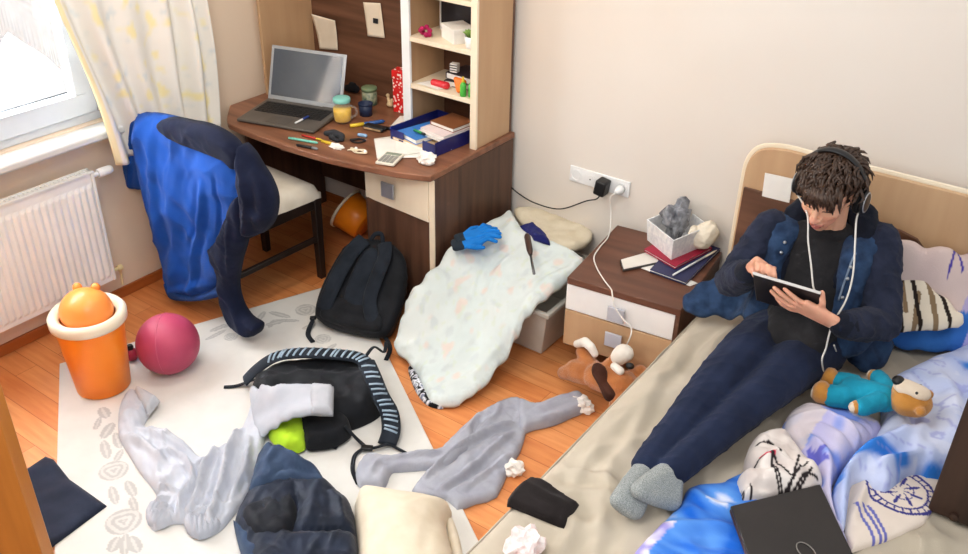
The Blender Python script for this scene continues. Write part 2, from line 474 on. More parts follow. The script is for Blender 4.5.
# curtains
def curtain_color(u, v):
    base = lin('#e6e4df'); c = base
    f = nz((u*9, v*19, 0), 1.6, 1); g = nz((u*10, v*20, 3), 1.9, 4)
    if f > .24: c = mixc(base, lin('#ecdf9a'), min(1, (f-.24)*4)*.7)
    elif g > .30: c = mixc(base, lin('#c3d0d8'), min(1, (g-.30)*4)*.55)
    if u < .03: c = lin('#e6dbb4')
    return c
m_curt = mat('printed curtain cotton', (1, 1, 1), (.95, .95, .95), rough=.9, attr=True, bump=.15, bscale=300, trans=.0, spec=.1)
cu_y0, cu_y1 = 2.005, 2.57
def curt(u, v):
    y = cu_y0-.26*v+(cu_y1-cu_y0+.27*v)*u
    a = .022+.012*v
    x = -3.335+a*math.sin(2*math.pi*(4.4*u+.9*u*u)+.8*math.sin(v*3+u*4))*(.7+.5*math.sin(u*9+1))+.01*math.sin(u*31+v*4)
    return (x, y+.012*math.sin(v*9+u*6), .69+v*1.53+.0*u*(1-v))
me = grid_mesh('curtain', curt, 130, 90, color=curtain_color)
o = link('curtain', me, m_curt, smooth=True); solidify(o, .002); tag(o, 'white curtain printed with pale yellow flowers beside the window', 'curtain')
# sheer lace panel in front of the pane
m_lace = bpy.data.materials.new('sheer lace'); m_lace.use_nodes = True
nt = m_lace.node_tree; N = nt.nodes; L_ = nt.links; pb = N['Principled BSDF']
pb.inputs['Base Color'].default_value = (.60, .60, .62, 1); pb.inputs['Roughness'].default_value = .9
va = N.new('ShaderNodeVertexColor'); va.layer_name = 'Col'; sp = N.new('ShaderNodeSeparateColor'); L_.new(va.outputs['Color'], sp.inputs[0]); L_.new(sp.outputs[0], pb.inputs['Alpha'])
def lace_edge(y):   # scalloped lower edge
    t = (y-1.02)/.36; k = t-math.floor(t)
    return 1.10-.02*(y-1.6)+.20*abs(2*k-1)**.9
def lace_a(u, v):
    y = .6+1.36*u; z0 = lace_edge(y); z = z0+v*(2.2-z0)
    e = z-z0
    a = .42+.10*nz((y*20, z*20, 0), 1, 2)
    if e < .016: a = .72
    elif e < .10: a = .44+.34*(math.sin(y*2*math.pi/.012) > 0)*(1-e/.12)
    t = (y-1.02)/.36; k = abs(t-math.floor(t)-.5)
    if .15 < e < .17 or .19 < e < .2: a = .68
    return (a, a, a)
def lace(u, v):
    y = .6+1.36*u; z0 = lace_edge(y); z = z0+v*(2.2-z0)
    return (-3.425+.016*math.sin(y*28)+.006*math.sin(y*67+z*3), y, z)
me = grid_mesh('lace', lace, 340, 60, color=lace_a)
o = link('lace_curtain', me, m_lace, smooth=True); tag(o, 'sheer white lace half curtain with scalloped fringed hem across the window', 'curtain')

# ================================================================ desk
desk = thing('writing_desk', 'dark walnut writing desk with curved front in the corner by the window', 'desk', (-2.8, 2.95, 0))
front = [(-2.17,2.677),(-2.28,2.63),(-2.39,2.60),(-2.61,2.555),(-2.82,2.54),(-3.05,2.54),(-3.22,2.55),(-3.30,2.58),(-3.44,2.72)]
top = [(-2.17, 3.29)]+[(q.x, q.y) for q in catmull([(a, b, 0) for a, b in front], 4)]+[(-3.44, 3.29)]
MB().prism(top[::-1], ZD-.028, ZD).build('desktop', m_desk, desk, bevel=.004)
MB().box((-2.19, 2.70, 0), (-2.172, 3.285, ZD-.028)).build('side_panel', m_dark, desk, bevel=.002)
MB().box((-3.436, 2.78, 0), (-3.418, 3.285, ZD-.028)).build('side_panel', m_dark, desk, bevel=.002)
MB().box((-3.418, 3.262, .17), (-2.58, 3.28, ZD-.028)).build('back_panel', m_dark, desk)
MB().box((-2.58, 2.72, 0), (-2.562, 3.285, ZD-.028)).build('inner_panel', m_dark, desk, bevel=.002)
MB().box((-2.562, 2.712, .02), (-2.19, 2.728, .50)).build('cupboard_door', m_dark, desk, bevel=.002)
b = MB(); b.box((-2.195, 2.694, 0), (-2.168, 2.70, ZD-.03)); b.build('edge_strip', m_cream, desk)
b = MB(); b.hexa([(-2.575,2.715,.497),(-2.197,2.69,.497),(-2.197,2.708,.497),(-2.575,2.733,.497)], [(-2.575,2.715,.69),(-2.197,2.69,.69),(-2.197,2.708,.69),(-2.575,2.733,.69)])
dr = b.build('drawer', m_cream, desk, bevel=.002, label='cream front of the drawer')
b = MB(); b.box((-2.445, 2.672, .555), (-2.375, 2.682, .625)); b.box((-2.42, 2.68, .575), (-2.40, 2.705, .605)); b.build('handle', m_metal, dr, bevel=.003)
b = MB(); b.hexa([(-3.0,2.62,.64),(-2.62,2.66,.64),(-2.62,2.98,.64),(-3.0,2.98,.64)], [(-3.0,2.62,.655),(-2.62,2.66,.655),(-2.62,2.98,.655),(-3.0,2.98,.655)])
b.build('keyboard_tray', m_desk, desk, bevel=.002)
for x in (-2.98, -2.64): MB().box((x-.01, 2.70, .65), (x+.01, 2.97, ZD-.028)).build('tray_runner', m_grey, desk)

# ================================================================ hutch on the desk
hut = thing('desk_hutch', 'tall beech and walnut shelf hutch standing on the back of the desk', 'shelf', (-2.8, 3.15, ZD))
HT = 1.95
MB().box((-3.418, 3.268, ZD), (-2.19, 3.285, HT)).build('back_panel', m_darkx, hut, label='dark walnut back board')
MB().box((-3.418, 2.93, ZD), (-3.40, 3.268, HT)).build('side_panel', m_light, hut, bevel=.002)
MB().box((-2.59, 3.02, ZD), (-2.56, 3.268, HT)).build('side_panel', m_light, hut, bevel=.002)
MB().box((-2.592, 3.008, ZD), (-2.548, 3.02, HT)).build('edge_strip', m_white, hut, label='white edge strip')
MB().box((-2.208, 3.02, ZD), (-2.188, 3.268, HT)).build('side_panel', m_light, hut, bevel=.002)
MB().box((-2.218, 3.008, ZD), (-2.186, 3.02, HT)).build('edge_strip', m_cream, hut)
for z in (.925, 1.135, 1.335, 1.56): MB().box((-2.56, 3.012, z), (-2.208, 3.268, z+.02)).build('shelf', m_cream, hut, bevel=.002)
MB().box((-3.418, 2.93, HT), (-2.188, 3.285, HT+.02)).build('top_board', m_light, hut)

# ================================================================ nightstand
NX0, NX1, NY0, NZ = -1.53, -1.062, 2.735, .452
ns = thing('nightstand', 'low walnut nightstand with white drawer between plastic box and bed', 'nightstand', (NX0, NY0, 0))
ns.rotation_euler = (0, 0, math.radians(6.5))
m_ntop = wood('walnut nightstand top', '#6f4634', '#4f2f22', 0, rough=.4, grain=12)
MB().box((NX0, NY0-.004, NZ-.03), (NX1, YB-.06, NZ)).build('top_board', m_ntop, ns, bevel=.003)
MB().box((NX0+.002, NY0+.016, .12), (NX0+.02, YB-.065, NZ-.03)).build('side_panel', m_dark, ns)
MB().box((NX1-.02, NY0, .12), (NX1-.002, YB-.065, NZ-.03)).build('side_panel', m_dark, ns)
MB().box((NX0+.02, NY0+.02, .12), (NX1-.02, YB-.065, .138)).build('bottom_board', m_dark, ns)
for x in (NX0+.06, NX1-.06):
    for y in (NY0+.12, YB-.08): MB().lathe([(.02, 0), (.024, .12)], c=(x, y, 0), n=12).build('foot', m_black, ns)
m_dw = mat('white drawer front', '#f3f2f0', '#ecebea', rough=.4)
d1 = MB().box((NX0, NY0, .305), (NX1-.02, NY0+.018, .42)).build('drawer', m_dw, ns, bevel=.002, label='white drawer front')
d2 = MB().box((NX0, NY0, .135), (NX1-.02, NY0+.018, .30)).build('drawer', m_light, ns, bevel=.002, label='beech drawer front')
m_hand = mat('pale grey handle', '#c3c4cd', '#b4b5bf', rough=.4)
for d, z in ((d1, .355), (d2, .235)):
    b = MB(); b.box((-1.345, NY0-.022, z-.032), (-1.275, NY0-.013, z+.032)); b.box((-1.32, NY0-.014, z-.012), (-1.30, NY0, z+.012)); b.build('handle', m_hand, d, bevel=.003)

# ================================================================ bed
BX0, BX1, BY0, BZ = -1.0, .34, 1.12, .45
bed = thing('bed', 'wide bed with beech and walnut headboard along the back wall', 'bed', ((BX0+BX1)/2, 2.1, 0))
MB().box((BX0+.03, BY0+.03, .04), (BX1-.03, 3.19, .2)).build('bed_base', m_dark, bed)
for x in (BX0+.08, BX1-.08):
    for y in (BY0+.08, 3.1): MB().lathe([(.025, 0), (.03, .04)], c=(x, y, 0), n=12).build('foot', m_black, bed)
m_matt = fabric('mattress ticking', '#e2dccf', bump=.1)
MB().box((BX0+.015, BY0+.015, .2), (BX1-.015, 3.2, BZ-.012)).build('mattress', m_matt, bed, bevel=.03)
hb = [(-1.066,.05)]+[(q.x, q.y) for q in catmull([(-1.066,.6,0),(-1.066,.80,0),(-1.06,.90,0),(-1.02,.962,0),(-.93,.985,0),(-.80,.985,0),(-.5,.985,0)], 5)]+[(.40,.985),(.40,.05)]
MX = Matrix(((1,0,0,0),(0,0,1,0),(0,1,0,0),(0,0,0,1)))
b = MB(); b.prism(hb, 3.225, 3.255, MX); b.build('headboard', m_light, bed, bevel=.006)
tr = [(q[0]+(.012 if q[0] < -.9 else 0)*-1, q[1]+.008) for q in hb[1:-1]]
b = MB(); b.tube([(q[0]-.002 if q[0] < -1. else q[0], 3.238, q[1]+.004) for q in hb[:-1]], .008, n=8, flat=(1.6, .6), up=(0, 1, 0)); b.build('edge_trim', m_cream, bed)
b = MB(); b.prism([(-1.055,.06),(-1.055,.80),(-.47,.80),(-.41,.785),(-.375,.75),(-.36,.70),(-.36,.06)], 3.214, 3.226, MX); b.build('headboard_panel', m_darkx, bed, bevel=.002, label='dark walnut inlay panel')
# fitted sheet: soft folds
m_sheet = fabric('beige bed sheet', '#c2b7a6', '#b5aa98', bump=.2, scale=5, bscale=320)
sr = random.Random(3)
SF = [(L, w_, h_) for L, w_, h_ in [
 ([(-0.969,2.656,0.45),(-0.938,2.213,0.45),(-0.945,1.965,0.45),(-0.973,1.78,0.45)],.02,.008), ([(-0.973,1.78,0.45),(-0.862,1.821,0.45),(-0.706,1.828,0.45)],.018,.014), ([(-0.953,1.642,0.45),(-0.834,1.771,0.45),(-0.71,1.777,0.45)],.02,.010),
 ([(-0.998,1.609,0.45),(-0.868,1.611,0.45),(-0.719,1.678,0.45)],.02,.010), ([(-0.935,2.349,0.45),(-0.892,2.124,0.45),(-0.862,1.971,0.45)],.018,.009), ([(-1.041,2.41,0.45),(-0.992,2.048,0.45),(-1.018,1.853,0.45)],.02,.008), ([(-0.819,1.744,0.45),(-0.762,1.645,0.45),(-0.731,1.538,0.45)],.02,.012),
 ([(-0.098,2.099,0.45),(-0.007,2.145,0.45),(0.05,2.21,0.45)],.03,.008), ([(-0.942,2.598,0.45),(-0.928,2.41,0.45),(-0.962,2.329,0.45)],.015,.008), ([(-0.896,2.002,0.45),(-0.935,1.888,0.45),(-0.906,1.727,0.45)],.015,.010)]]
def sheet_base(x, y): return BZ-.012
o = pad('fitted_bed_sheet', [(BX0,BY0,0),(BX1,BY0,0),(BX1,3.205,0),(BX0,3.205,0)], m_sheet, base=BZ-.012, h=.010, w=.04, edge=.002, folds=SF, namp=.0035, nscale=7, step=.014, crease=(.015, 6), smooth=False)
tag(o, 'beige fitted sheet stretched over the bed mattress', 'bed sheet')
def sk(u, v):
    y = BY0+(3.205-BY0)*u; return (BX0-.004-.006*math.sin(u*60)*(1-v)-.004*nz((y*9, v*3, 0)), y, .09+(BZ-.008-.09)*v)
me = grid_mesh('skirt', sk, 120, 10); k_ = link('sheet_overhang', me, m_sheet, o, smooth=True); solidify(k_, .003)

# ================================================================ dark cabinet beyond the bed's right side, wardrobe on the left
cb = thing('dark_wood_cabinet', 'dark brown wooden cabinet standing on the mattress at right frame edge', 'cabinet', (.15, 2.4, .46))
m_vdark = wood('very dark walnut', '#3a261c', '#251710', 2, grain=14)
MB().box((-.062, 2.262, .462), (.32, 2.44, 1.25)).build('carcass', m_vdark, cb, bevel=.003)
MB().box((-.066, 2.242, .466), (.322, 2.260, 1.25)).build('door', m_vdark, cb, bevel=.003)
b = MB(); b.lathe([(.009, 0), (.012, .004), (.011, .01), (0, .012)], n=16, M=Matrix.Rotation(math.pi/2, 3, 'X'), c=(.0, 2.242, .482)); b.build('knob', m_vdark, cb)
m_honey = wood('honey wood', '#b8752c', '#9d5f20', 2, rough=.4, grain=9)
dr_ = bpy.data.objects.new('door_1', None); COL.objects.link(dr_); dr_.location = (-2.06, .79, 0); dr_['kind'] = 'structure'; ORG[dr_.name] = V(dr_.location)
DM = Matrix.Translation((-2.06, .79, 0)) @ Matrix.Rotation(math.radians(200), 4, 'Z')
MB().box((0, -.02, .016), (.82, .02, 2.02), DM).build('door_leaf', m_honey, dr_, bevel=.003)
b = MB(); b.lathe([(.02,0),(.02,.008),(.008,.01),(.008,.05)], n=16, c=DM @ V((.06,-.02,1.02)), M=DM.to_3x3() @ Matrix.Rotation(math.pi/2, 3, 'X')); b.tube([DM @ V((.06,-.068,1.02)), DM @ V((.17,-.068,1.02))], .008); b.build('door_handle', m_metal, dr_, smooth=True)

# ================================================================ chair
m_chair = wood('black brown chair wood', '#2e211c', '#1d1512', 2, rough=.4, grain=10)
m_seat = fabric('cream seat vinyl', '#e7dfd0', '#dcd2c1', bump=.1, rough=.6)
CH = V((-3.07, 2.43, 0)); ca = math.radians(-3)
ch = thing('dining_chair', 'dark wooden chair with cream padded seat pushed towards the desk', 'chair', CH)
CM = Matrix.Translation(CH) @ Matrix.Rotation(ca, 4, 'Z')
so = [CM @ V(p) for p in ((-.20,-.22,.43),(.20,-.22,.43),(.225,.27,.43),(-.225,.27,.43))]
pad('seat', so, m_seat, ch, base=.425, h=.05, w=.06, edge=.03, step=.02, smooth=False, label='cream padded seat')
b = MB(); b.box((-.20,-.22,.375), (.20,-.19,.427), CM); b.box((-.21,.24,.375), (.21,.265,.427), CM); b.box((-.215,-.2,.375), (-.19,.25,.427), CM); b.box((.19,-.2,.375), (.215,.25,.427), CM); b.build('seat_frame', m_chair, ch, bevel=.003)
for sx in (-1, 1):
    b = MB(); b.hexa([CM @ V(p) for p in ((sx*.205-.016,.235,0),(sx*.205+.016,.235,0),(sx*.205+.016,.267,0),(sx*.205-.016,.267,0))], [CM @ V(p) for p in ((sx*.205-.02,.23,.428),(sx*.205+.02,.23,.428),(sx*.205+.02,.27,.428),(sx*.205-.02,.27,.428))]); b.build('leg', m_chair, ch, bevel=.003)
    b = MB(); b.tube([CM @ V(p) for p in ((sx*.185,-.27,0),(sx*.185,-.225,.25),(sx*.185,-.215,.45),(sx*.185,-.235,.7),(sx*.18,-.275,.87))], .024, n=8, flat=(.9, .8)); b.build('leg', m_chair, ch)
    b = MB(); b.box((sx*.2-.011,-.21,.2), (sx*.2+.011,.24,.225), CM); b.build('stretcher', m_chair, ch, bevel=.003)
b = MB(); b.hexa([CM @ V(p) for p in ((-.17,-.262,.72),(.17,-.262,.72),(.17,-.24,.72),(-.17,-.24,.72))], [CM @ V(p) for p in ((-.17,-.29,.87),(.17,-.29,.87),(.17,-.265,.87),(-.17,-.265,.87))]); b.build('backrest', m_chair, ch, bevel=.004)
b = MB(); b.hexa([CM @ V(p) for p in ((-.17,-.235,.56),(.17,-.235,.56),(.17,-.215,.56),(-.17,-.215,.56))], [CM @ V(p) for p in ((-.17,-.245,.62),(.17,-.245,.62),(.17,-.225,.62),(-.17,-.225,.62))]); b.build('backrest_slat', m_chair, ch, bevel=.004)

# ================================================================ storage box under the quilt
m_tub = mat('clear plastic tub', '#d9d5cc', '#cfcabf', rough=.25, alpha=.8)
TX0, TX1, TY0, TY1, TZ = -1.93, -1.605, 2.725, 3.24, .25
tub = thing('storage_tub', 'translucent plastic storage tub half hidden by the quilt beside nightstand', 'storage box', ((TX0+TX1)/2, (TY0+TY1)/2, 0))
b = MB(); t = .004
def tubring(z, ins): return [(TX0+ins, TY0+ins, z), (TX1-ins, TY0+ins, z), (TX1-ins, TY1-ins, z), (TX0+ins, TY1-ins, z)]
R_ = [tubring(.005, .045), tubring(TZ, 0.005), tubring(TZ, .013), tubring(.012, .053)]
vs = sum(R_, []); fs = [(0,1,2,3), (12,13,14,15)]
for j in range(3):
    for i in range(4): fs.append((j*4+i, j*4+(i+1) % 4, (j+1)*4+(i+1) % 4, (j+1)*4+i))
b.add(vs, fs); b.build('tub_body', m_tub, tub, bevel=.01)
b = MB(); 
for lo, hi in (((TX0-.012,TY0-.012),(TX1+.012,TY0+.006)), ((TX0-.012,TY1-.006),(TX1+.012,TY1+.012)), ((TX0-.012,TY0),(TX0+.006,TY1)), ((TX1-.006,TY0),(TX1+.012,TY1))):
    b.box((*lo, TZ-.018), (*hi, TZ+.004))
b.build('rim', m_tub, tub, bevel=.004)

# ================================================================ things on the desk
def frame2(c, ang, z0=0.):      # matrix at a point with a turn about z
    return Matrix.Translation(V(c)) @ Matrix.Rotation(math.radians(ang), 4, 'Z')
m_lap = mat('grey laptop shell', '#6b655f', '#5d5852', rough=.4, metal=.3)
m_lapd = mat('silver screen frame', '#b9bdc1', '#abb0b5', rough=.35, metal=.3)
m_key = mat('dark keys', '#262525', '#1c1b1b', rough=.5)
LA = V((-3.245, 2.592, ZD)); lang = 15.5
lap = thing('laptop', 'open grey laptop on the desk with its blank screen lit by the window', 'laptop', LA)
LM = frame2(LA, lang)
b = MB(); b.hexa([LM @ V(p) for p in ((0,0,.004),(.40,0,.004),(.40,.27,.006),(0,.27,.006))], [LM @ V(p) for p in ((0,0,.016),(.40,0,.016),(.40,.27,.026),(0,.27,.026))]); b.build('base', m_lap, lap, bevel=.004)
b = MB()
def lz(y): return .0165+.01*y/.27
for r in range(6):
    for c in range(16):
        x0 = .022+c*.0222; y0 = .115+r*.0205
        if r == 0 and 4 <= c <= 8:
            if c == 4: b.hexa([LM @ V(p) for p in ((x0,y0,lz(y0)),(x0+.109,y0,lz(y0)),(x0+.109,y0+.017,lz(y0+.017)),(x0,y0+.017,lz(y0+.017)))], [LM @ V(p) for p in ((x0,y0,lz(y0)+.002),(x0+.109,y0,lz(y0)+.002),(x0+.109,y0+.017,lz(y0+.017)+.002),(x0,y0+.017,lz(y0+.017)+.002))])
            continue
        b.hexa([LM @ V(p) for p in ((x0,y0,lz(y0)),(x0+.0185,y0,lz(y0)),(x0+.0185,y0+.017,lz(y0+.017)),(x0,y0+.017,lz(y0+.017)))], [LM @ V(p) for p in ((x0,y0,lz(y0)+.002),(x0+.0185,y0,lz(y0)+.002),(x0+.0185,y0+.017,lz(y0+.017)+.002),(x0,y0+.017,lz(y0+.017)+.002))])
b.build('keyboard', m_key, lap)
MB().hexa([LM @ V(p) for p in ((.14,.02,.0168),(.25,.02,.0168),(.25,.09,.0192),(.14,.09,.0192))], [LM @ V(p) for p in ((.14,.02,.0176),(.25,.02,.0176),(.25,.09,.020),(.14,.09,.020))]).build('touchpad', mat('dark touchpad', '#57524d', '#4d4944', rough=.35), lap)
LT = LM @ Matrix.Translation((0, .268, .024)) @ Matrix.Rotation(math.radians(-19), 4, 'X')
lid = MB().box((0, 0, 0), (.40, .008, .255), LT).build('lid', m_lapd, lap, bevel=.004)
m_scr = mat('blank laptop screen', '#5d636b', '#565c66', rough=.12, spec=.9, coat=.6)
MB().box((.016, -.0012, .022), (.384, .001, .24), LT).build('screen', m_scr, lid)
for x in (.03, .30):
    b = MB(); b.tube([LT @ V((x, .004, 0)), LT @ V((x+.07, .004, 0))], .006); b.build('hinge', m_lap, lap)
b = MB(); b.box((.20,.0,.02),(.225,.001,.021)); 
pn = thing('pen', 'short blue and white pen lying on the laptop keyboard', 'pen', LM @ V((.30, .06, .02)))
P0, P1 = LM @ V((.285, .042, .0235)), LM @ V((.305, .125, .029))
m_bluep = mat('blue pen plastic', '#2a3f86', '#22356f', rough=.35)
b = MB(); b.tube([P0, P0.lerp(P1, .55)], .0045, n=10); b.build('barrel', m_white, pn)
b = MB(); b.tube([P0.lerp(P1, .55), P1], .005, n=10); b.build('cap', m_bluep, pn)

# drink jar
m_jar = mat('clear jar glass', '#f4fbfa', '#eef8f6', rough=.05, alpha=.07, spec=.8)
m_juice = mat('yellow juice', '#f2c411', '#e8b60a', rough=.3)
m_turq = mat('turquoise lid', '#8fd6cb', '#82cdc1', rough=.4)
jc = V((-2.865,2.895,0.725))
jar = thing('mug_jar', 'glass mug jar of yellow juice with turquoise lid on the desk', 'jar', jc)
b = MB(); b.lathe([(.036,.002),(.043,.012),(.045,.05),(.044,.082),(.036,.096),(.036,.106),(.034,.106),(.033,.096),(.041,.08),(.042,.05),(.040,.014),(.033,.006)], c=jc); b.build('glass', m_jar, jar, smooth=True)
b = MB(); b.lathe([(.0325,.007),(.0395,.015),(.0412,.05),(.0405,.072),(0,.072)], c=jc); b.build('juice', m_juice, jar, smooth=True)
b = MB(); b.lathe([(.038,.098),(.040,.1),(.040,.116),(.036,.119),(.012,.119),(.010,.119),(0,.119)], c=jc); b.build('lid', m_turq, jar, smooth=True)
b = MB(); b.tube(catmull([jc+V((.040,.01,.085)), jc+V((.066,.018,.078)), jc+V((.07,.02,.05)), jc+V((.043,.01,.028))], 5), .006); b.build('handle', m_jar, jar, smooth=True)

# red gift box
m_red = bpy.data.materials.new('red dotted wrap'); m_red.use_nodes = True
nt = m_red.node_tree; N = nt.nodes; L_ = nt.links
tc = N.new('ShaderNodeTexCoord'); vo = N.new('ShaderNodeTexVoronoi'); vo.inputs['Scale'].default_value = 60; L_.new(tc.outputs['Object'], vo.inputs['Vector'])
cr = N.new('ShaderNodeValToRGB'); cr.color_ramp.interpolation = 'CONSTANT'; cr.color_ramp.elements[0].color = (*lin('#fbe9e0'), 1); cr.color_ramp.elements[1].position = .33; cr.color_ramp.elements[1].color = (*lin('#de1f1f'), 1)
L_.new(vo.outputs['Distance'], cr.inputs[0]); L_.new(cr.outputs[0], N['Principled BSDF'].inputs['Base Color']); N['Principled BSDF'].inputs['Roughness'].default_value = .35
rb = V((-2.744,3.174,0.725)); RM = frame2(rb, 12)
gb = thing('gift_box', 'tall red gift box with white dots beside the shelf unit', 'box', rb)
MB().box((-.032, -.028, 0), (.032, .028, .165), RM).build('box_body', m_red, gb, bevel=.003)
MB().box((-.035, -.031, .165), (.035, .031, .205), RM).build('box_lid', m_red, gb, bevel=.003)

# small tin, dark blue pot, wooden figure at the back of the desk
m_tin = mat('printed tin', '#a7a98c', '#3f5a4c', rough=.4, scale=45)
c = V((-2.927,3.149,0.725)); t = thing('tin_can', 'small printed tin can at the back of the desk beneath the paper notes', 'can', c)
MB().lathe([(.036,0),(.037,.003),(.037,.07)], c=c).build('can_body', m_tin, t, smooth=True)
m_olive = mat('olive lid', '#7e9270', '#6f8463', rough=.4)
MB().lathe([(.0385,.07),(.0385,.084),(.036,.086),(0,.086)], c=c).build('lid', m_olive, t, smooth=True)
m_navyp = mat('dark blue plastic', '#22304f', '#1b2743', rough=.5)
c = V((-2.842,3.027,0.725)); t = thing('pen_pot', 'small dark blue pot in front of the printed tin can', 'pot', c)
MB().lathe([(.026,0),(.030,.002),(.033,.058),(.031,.058),(.027,.006),(0,.006)], c=c).build('pot_body', m_navyp, t, smooth=True)
MB().lathe([(.0325,.052),(.0345,.053),(.0345,.06),(.0325,.061)], c=c, loop=True).build('rim', m_navyp, t, smooth=True)
m_bone = mat('pale wood figure', '#d9bf98', '#cbb087', rough=.6)
c = V((-2.824,3.179,0.725)); t = Blob(); t.hull((c+V((0,0,.012)),(.02,.014,.012))).hull((c+V((-.005,0,.02)),.009),(c+V((-.01,0,.05)),.007)).hull((c+V((.01,0,.02)),.008),(c+V((.014,0,.04)),.007)).hull((c+V((-.012,0,.056)),.010))
tag(t.build('wooden_figure', m_bone, voxel=.003, sm=3), 'tiny pale wooden figure left of the red gift box', 'figurine')
c = V((-3.102,3.21,0.725)); t = Blob(); t.hull((c+V((-.03,0,.02)),.018),(c+V((.03,.0,.026)),.02)).hull((c+V((-.01,.01,.04)),.014),(c+V((.02,0,.045)),.012))
m_dkc = fabric('near black cloth', '#1d1d22', '#141418')
tag(t.build('black_pouch', m_dkc, voxel=.004, sm=4), 'crumpled black pouch between the laptop and the tin can', 'pouch')

# paper notes on the back board
m_note = mat('cream note paper', '#efe3cf', '#e2d3bb', rough=.85)
m_ink = mat('black ink', '#23262b', '#1b1d21', rough=.7)
def note(name, pts, label, curl):
    def fn(u, v):
        a = V(pts[0]).lerp(V(pts[1]), u); c_ = V(pts[3]).lerp(V(pts[2]), u); p = a.lerp(c_, v)
        p.y -= .002+curl*(v**2.2)*(1-.4*u); return p
    me = grid_mesh(name, fn, 10, 14); o = link(name, me, m_note, smooth=True); solidify(o, .0008); tag(o, label, 'note'); return o
note('curled_paper_note', [(-3.358,3.262,0.887),(-3.231,3.262,0.906),(-3.225,3.262,1.057),(-3.381,3.262,1.065)], 'cream paper note with curling top corner above the laptop screen', .02)
n2 = note('paper_note', [(-3.023,3.262,1.015),(-2.914,3.262,1.025),(-2.931,3.262,1.188),(-3.039,3.262,1.175)], 'flat cream paper note pinned right of the curled note', .004)
b = MB(); q = [(-2.98,3.255,1.087),(-2.949,3.255,1.088),(-2.947,3.255,1.112),(-2.979,3.255,1.111)]; b.add(q, [(0,1,2,3)]); k = b.build('printed_mark', m_ink, n2); k.modifiers.new('t', 'SOLIDIFY').thickness = .0006

# pens and small clutter at the front of the desk
def stick(name, a, bb, r, mats, label, cat, split=(.72, 1.), tip=True):
    a, bb = V(a), V(bb); t = thing(name, label, cat, a)
    b = MB(); b.tube([a, a.lerp(bb, split[0])], r, n=10); b.build('barrel', mats[0], t, smooth=True)
    b = MB(); b.tube([a.lerp(bb, split[0]), a.lerp(bb, .93), bb], [r*1.05, r*1.02, r*.3], n=10); b.build('cap' , mats[1], t, smooth=True)
    return t
m_teal = mat('turquoise pen', '#7fd0bd', '#70c4b0', rough=.4); m_redp = mat('red pencil', '#cf3b34', '#bd302a', rough=.4); m_yel = mat('yellow plastic', '#e6c63a', '#d9b72e', rough=.4)
stick('felt_pen', (-2.907,2.595,0.731), (-2.767,2.634,0.731), .006, (m_teal, m_teal), 'turquoise felt pen at the curved front of the desk', 'pen')
stick('pencil', (-2.887,2.655,0.731), (-2.777,2.669,0.731), .0045, (m_redp, m_yel), 'red pencil with yellow end behind the turquoise pen', 'pencil')
stick('marker', (-2.822,2.561,0.731), (-2.719,2.586,0.731), .006, (m_black, m_grey), 'black marker nearest the curved desk front', 'marker')
stick('highlighter', (-2.767,2.659,0.732), (-2.688,2.664,0.732), .007, (m_yel, m_white), 'yellow and white highlighter beyond the red pencil tip', 'pen')
m_bluet = mat('blue tool grip', '#2f5fa6', '#274f8c', rough=.4)
sd = stick('screwdriver', (-2.791,2.864,0.733), (-2.701,3.002,0.737), .0085, (m_yel, m_bluet), 'yellow and blue screwdriver lying across the desk behind the black case', 'screwdriver', split=(.4, 1.))
c = V((-2.683,2.913,0.725)); M_ = frame2(c, 8); t = thing('glasses_case', 'flat black case with a tan side on the desk', 'case', c)
b = MB(); b.box((-.055,-.024,.003),(.055,.024,.022), M_); b.build('case_body', m_black, t, bevel=.009)
m_tan = fabric('tan strip', '#b09272', '#a1835f'); b = MB(); b.box((-.045,-.0265,.006),(.045,-.0235,.016), M_); b.build('trim_strip', m_tan, t, bevel=.002)
stick('marker', (-2.647,2.947,0.733), (-2.585,2.965,0.733), .008, (m_black, m_black), 'thick black marker right of the flat case', 'marker')
c = V((-2.762,2.729,0.725)); t = Blob(); t.chain([c+V((-.045,-.005,.013)), c+V((-.01,.012,.018)), c+V((.035,.012,.014)), c+V((.06,-.012,.011))], [.012,.017,.016,.01]); t.hull((c+V((.0,-.02,.01)),.012),(c+V((.05,-.03,.009)),.009))
m_dgrey = fabric('dark grey cloth', '#3b3c40', '#2b2c30'); tag(t.build('rolled_cloth', m_dgrey, voxel=.004, sm=5), 'dark grey rolled cloth in front of the juice jar', 'cloth')
b = MB(); c = V((-2.656,2.769,0.725)); b.tube(catmull([c+V((-.03,-.02,.004)), c+V((-.005,.012,.005)), c+V((.03,.015,.005)), c+V((.02,-.02,.004)), c+V((-.015,-.025,.005)), c+V((.0,.01,.008))], 6), .004)
m_blk = mat('black cable', '#1a1a1c', '#151517', rough=.5); tag(b.build('cable_loop', m_blk, smooth=True), 'short loop of black cable on the desk by the papers', 'cable')
t = Blob(); c = V((-2.677,2.811,0.725)); t.hull((c+V((-.012,0,.008)),.008),(c+V((.02,.01,.008)),.009)); m_lblue = mat('light blue plastic', '#8fb3d6', '#7ea4c9', rough=.4); tag(t.build('light_blue_eraser', m_lblue, voxel=.003, sm=3), 'light blue eraser beside the black cable loop', 'eraser')
crumple('paper_scrap', V((-2.673,2.654,0.725)), .024, m_paper, 'small white torn paper scrap at the desk front edge', seed=4, sx=1.3, sz=.35)
b = MB(); c = V((-2.572,2.678,0.725)); r2 = random.Random(5)
P = [c+V((.055*math.cos(i*1.1)*(.35+.65*r2.random()), .022*math.sin(i*1.7)*(.4+.6*r2.random()), .004+.006*r2.random())) for i in range(16)]
b.tube(catmull(P, 5), .0032); m_ear = mat('cream earphone wire', '#eadfc4', '#dccfb0', rough=.5)
e = tag(b.build('earphones', m_ear, smooth=True), 'tangled cream earphones left of the calculator', 'earphones')
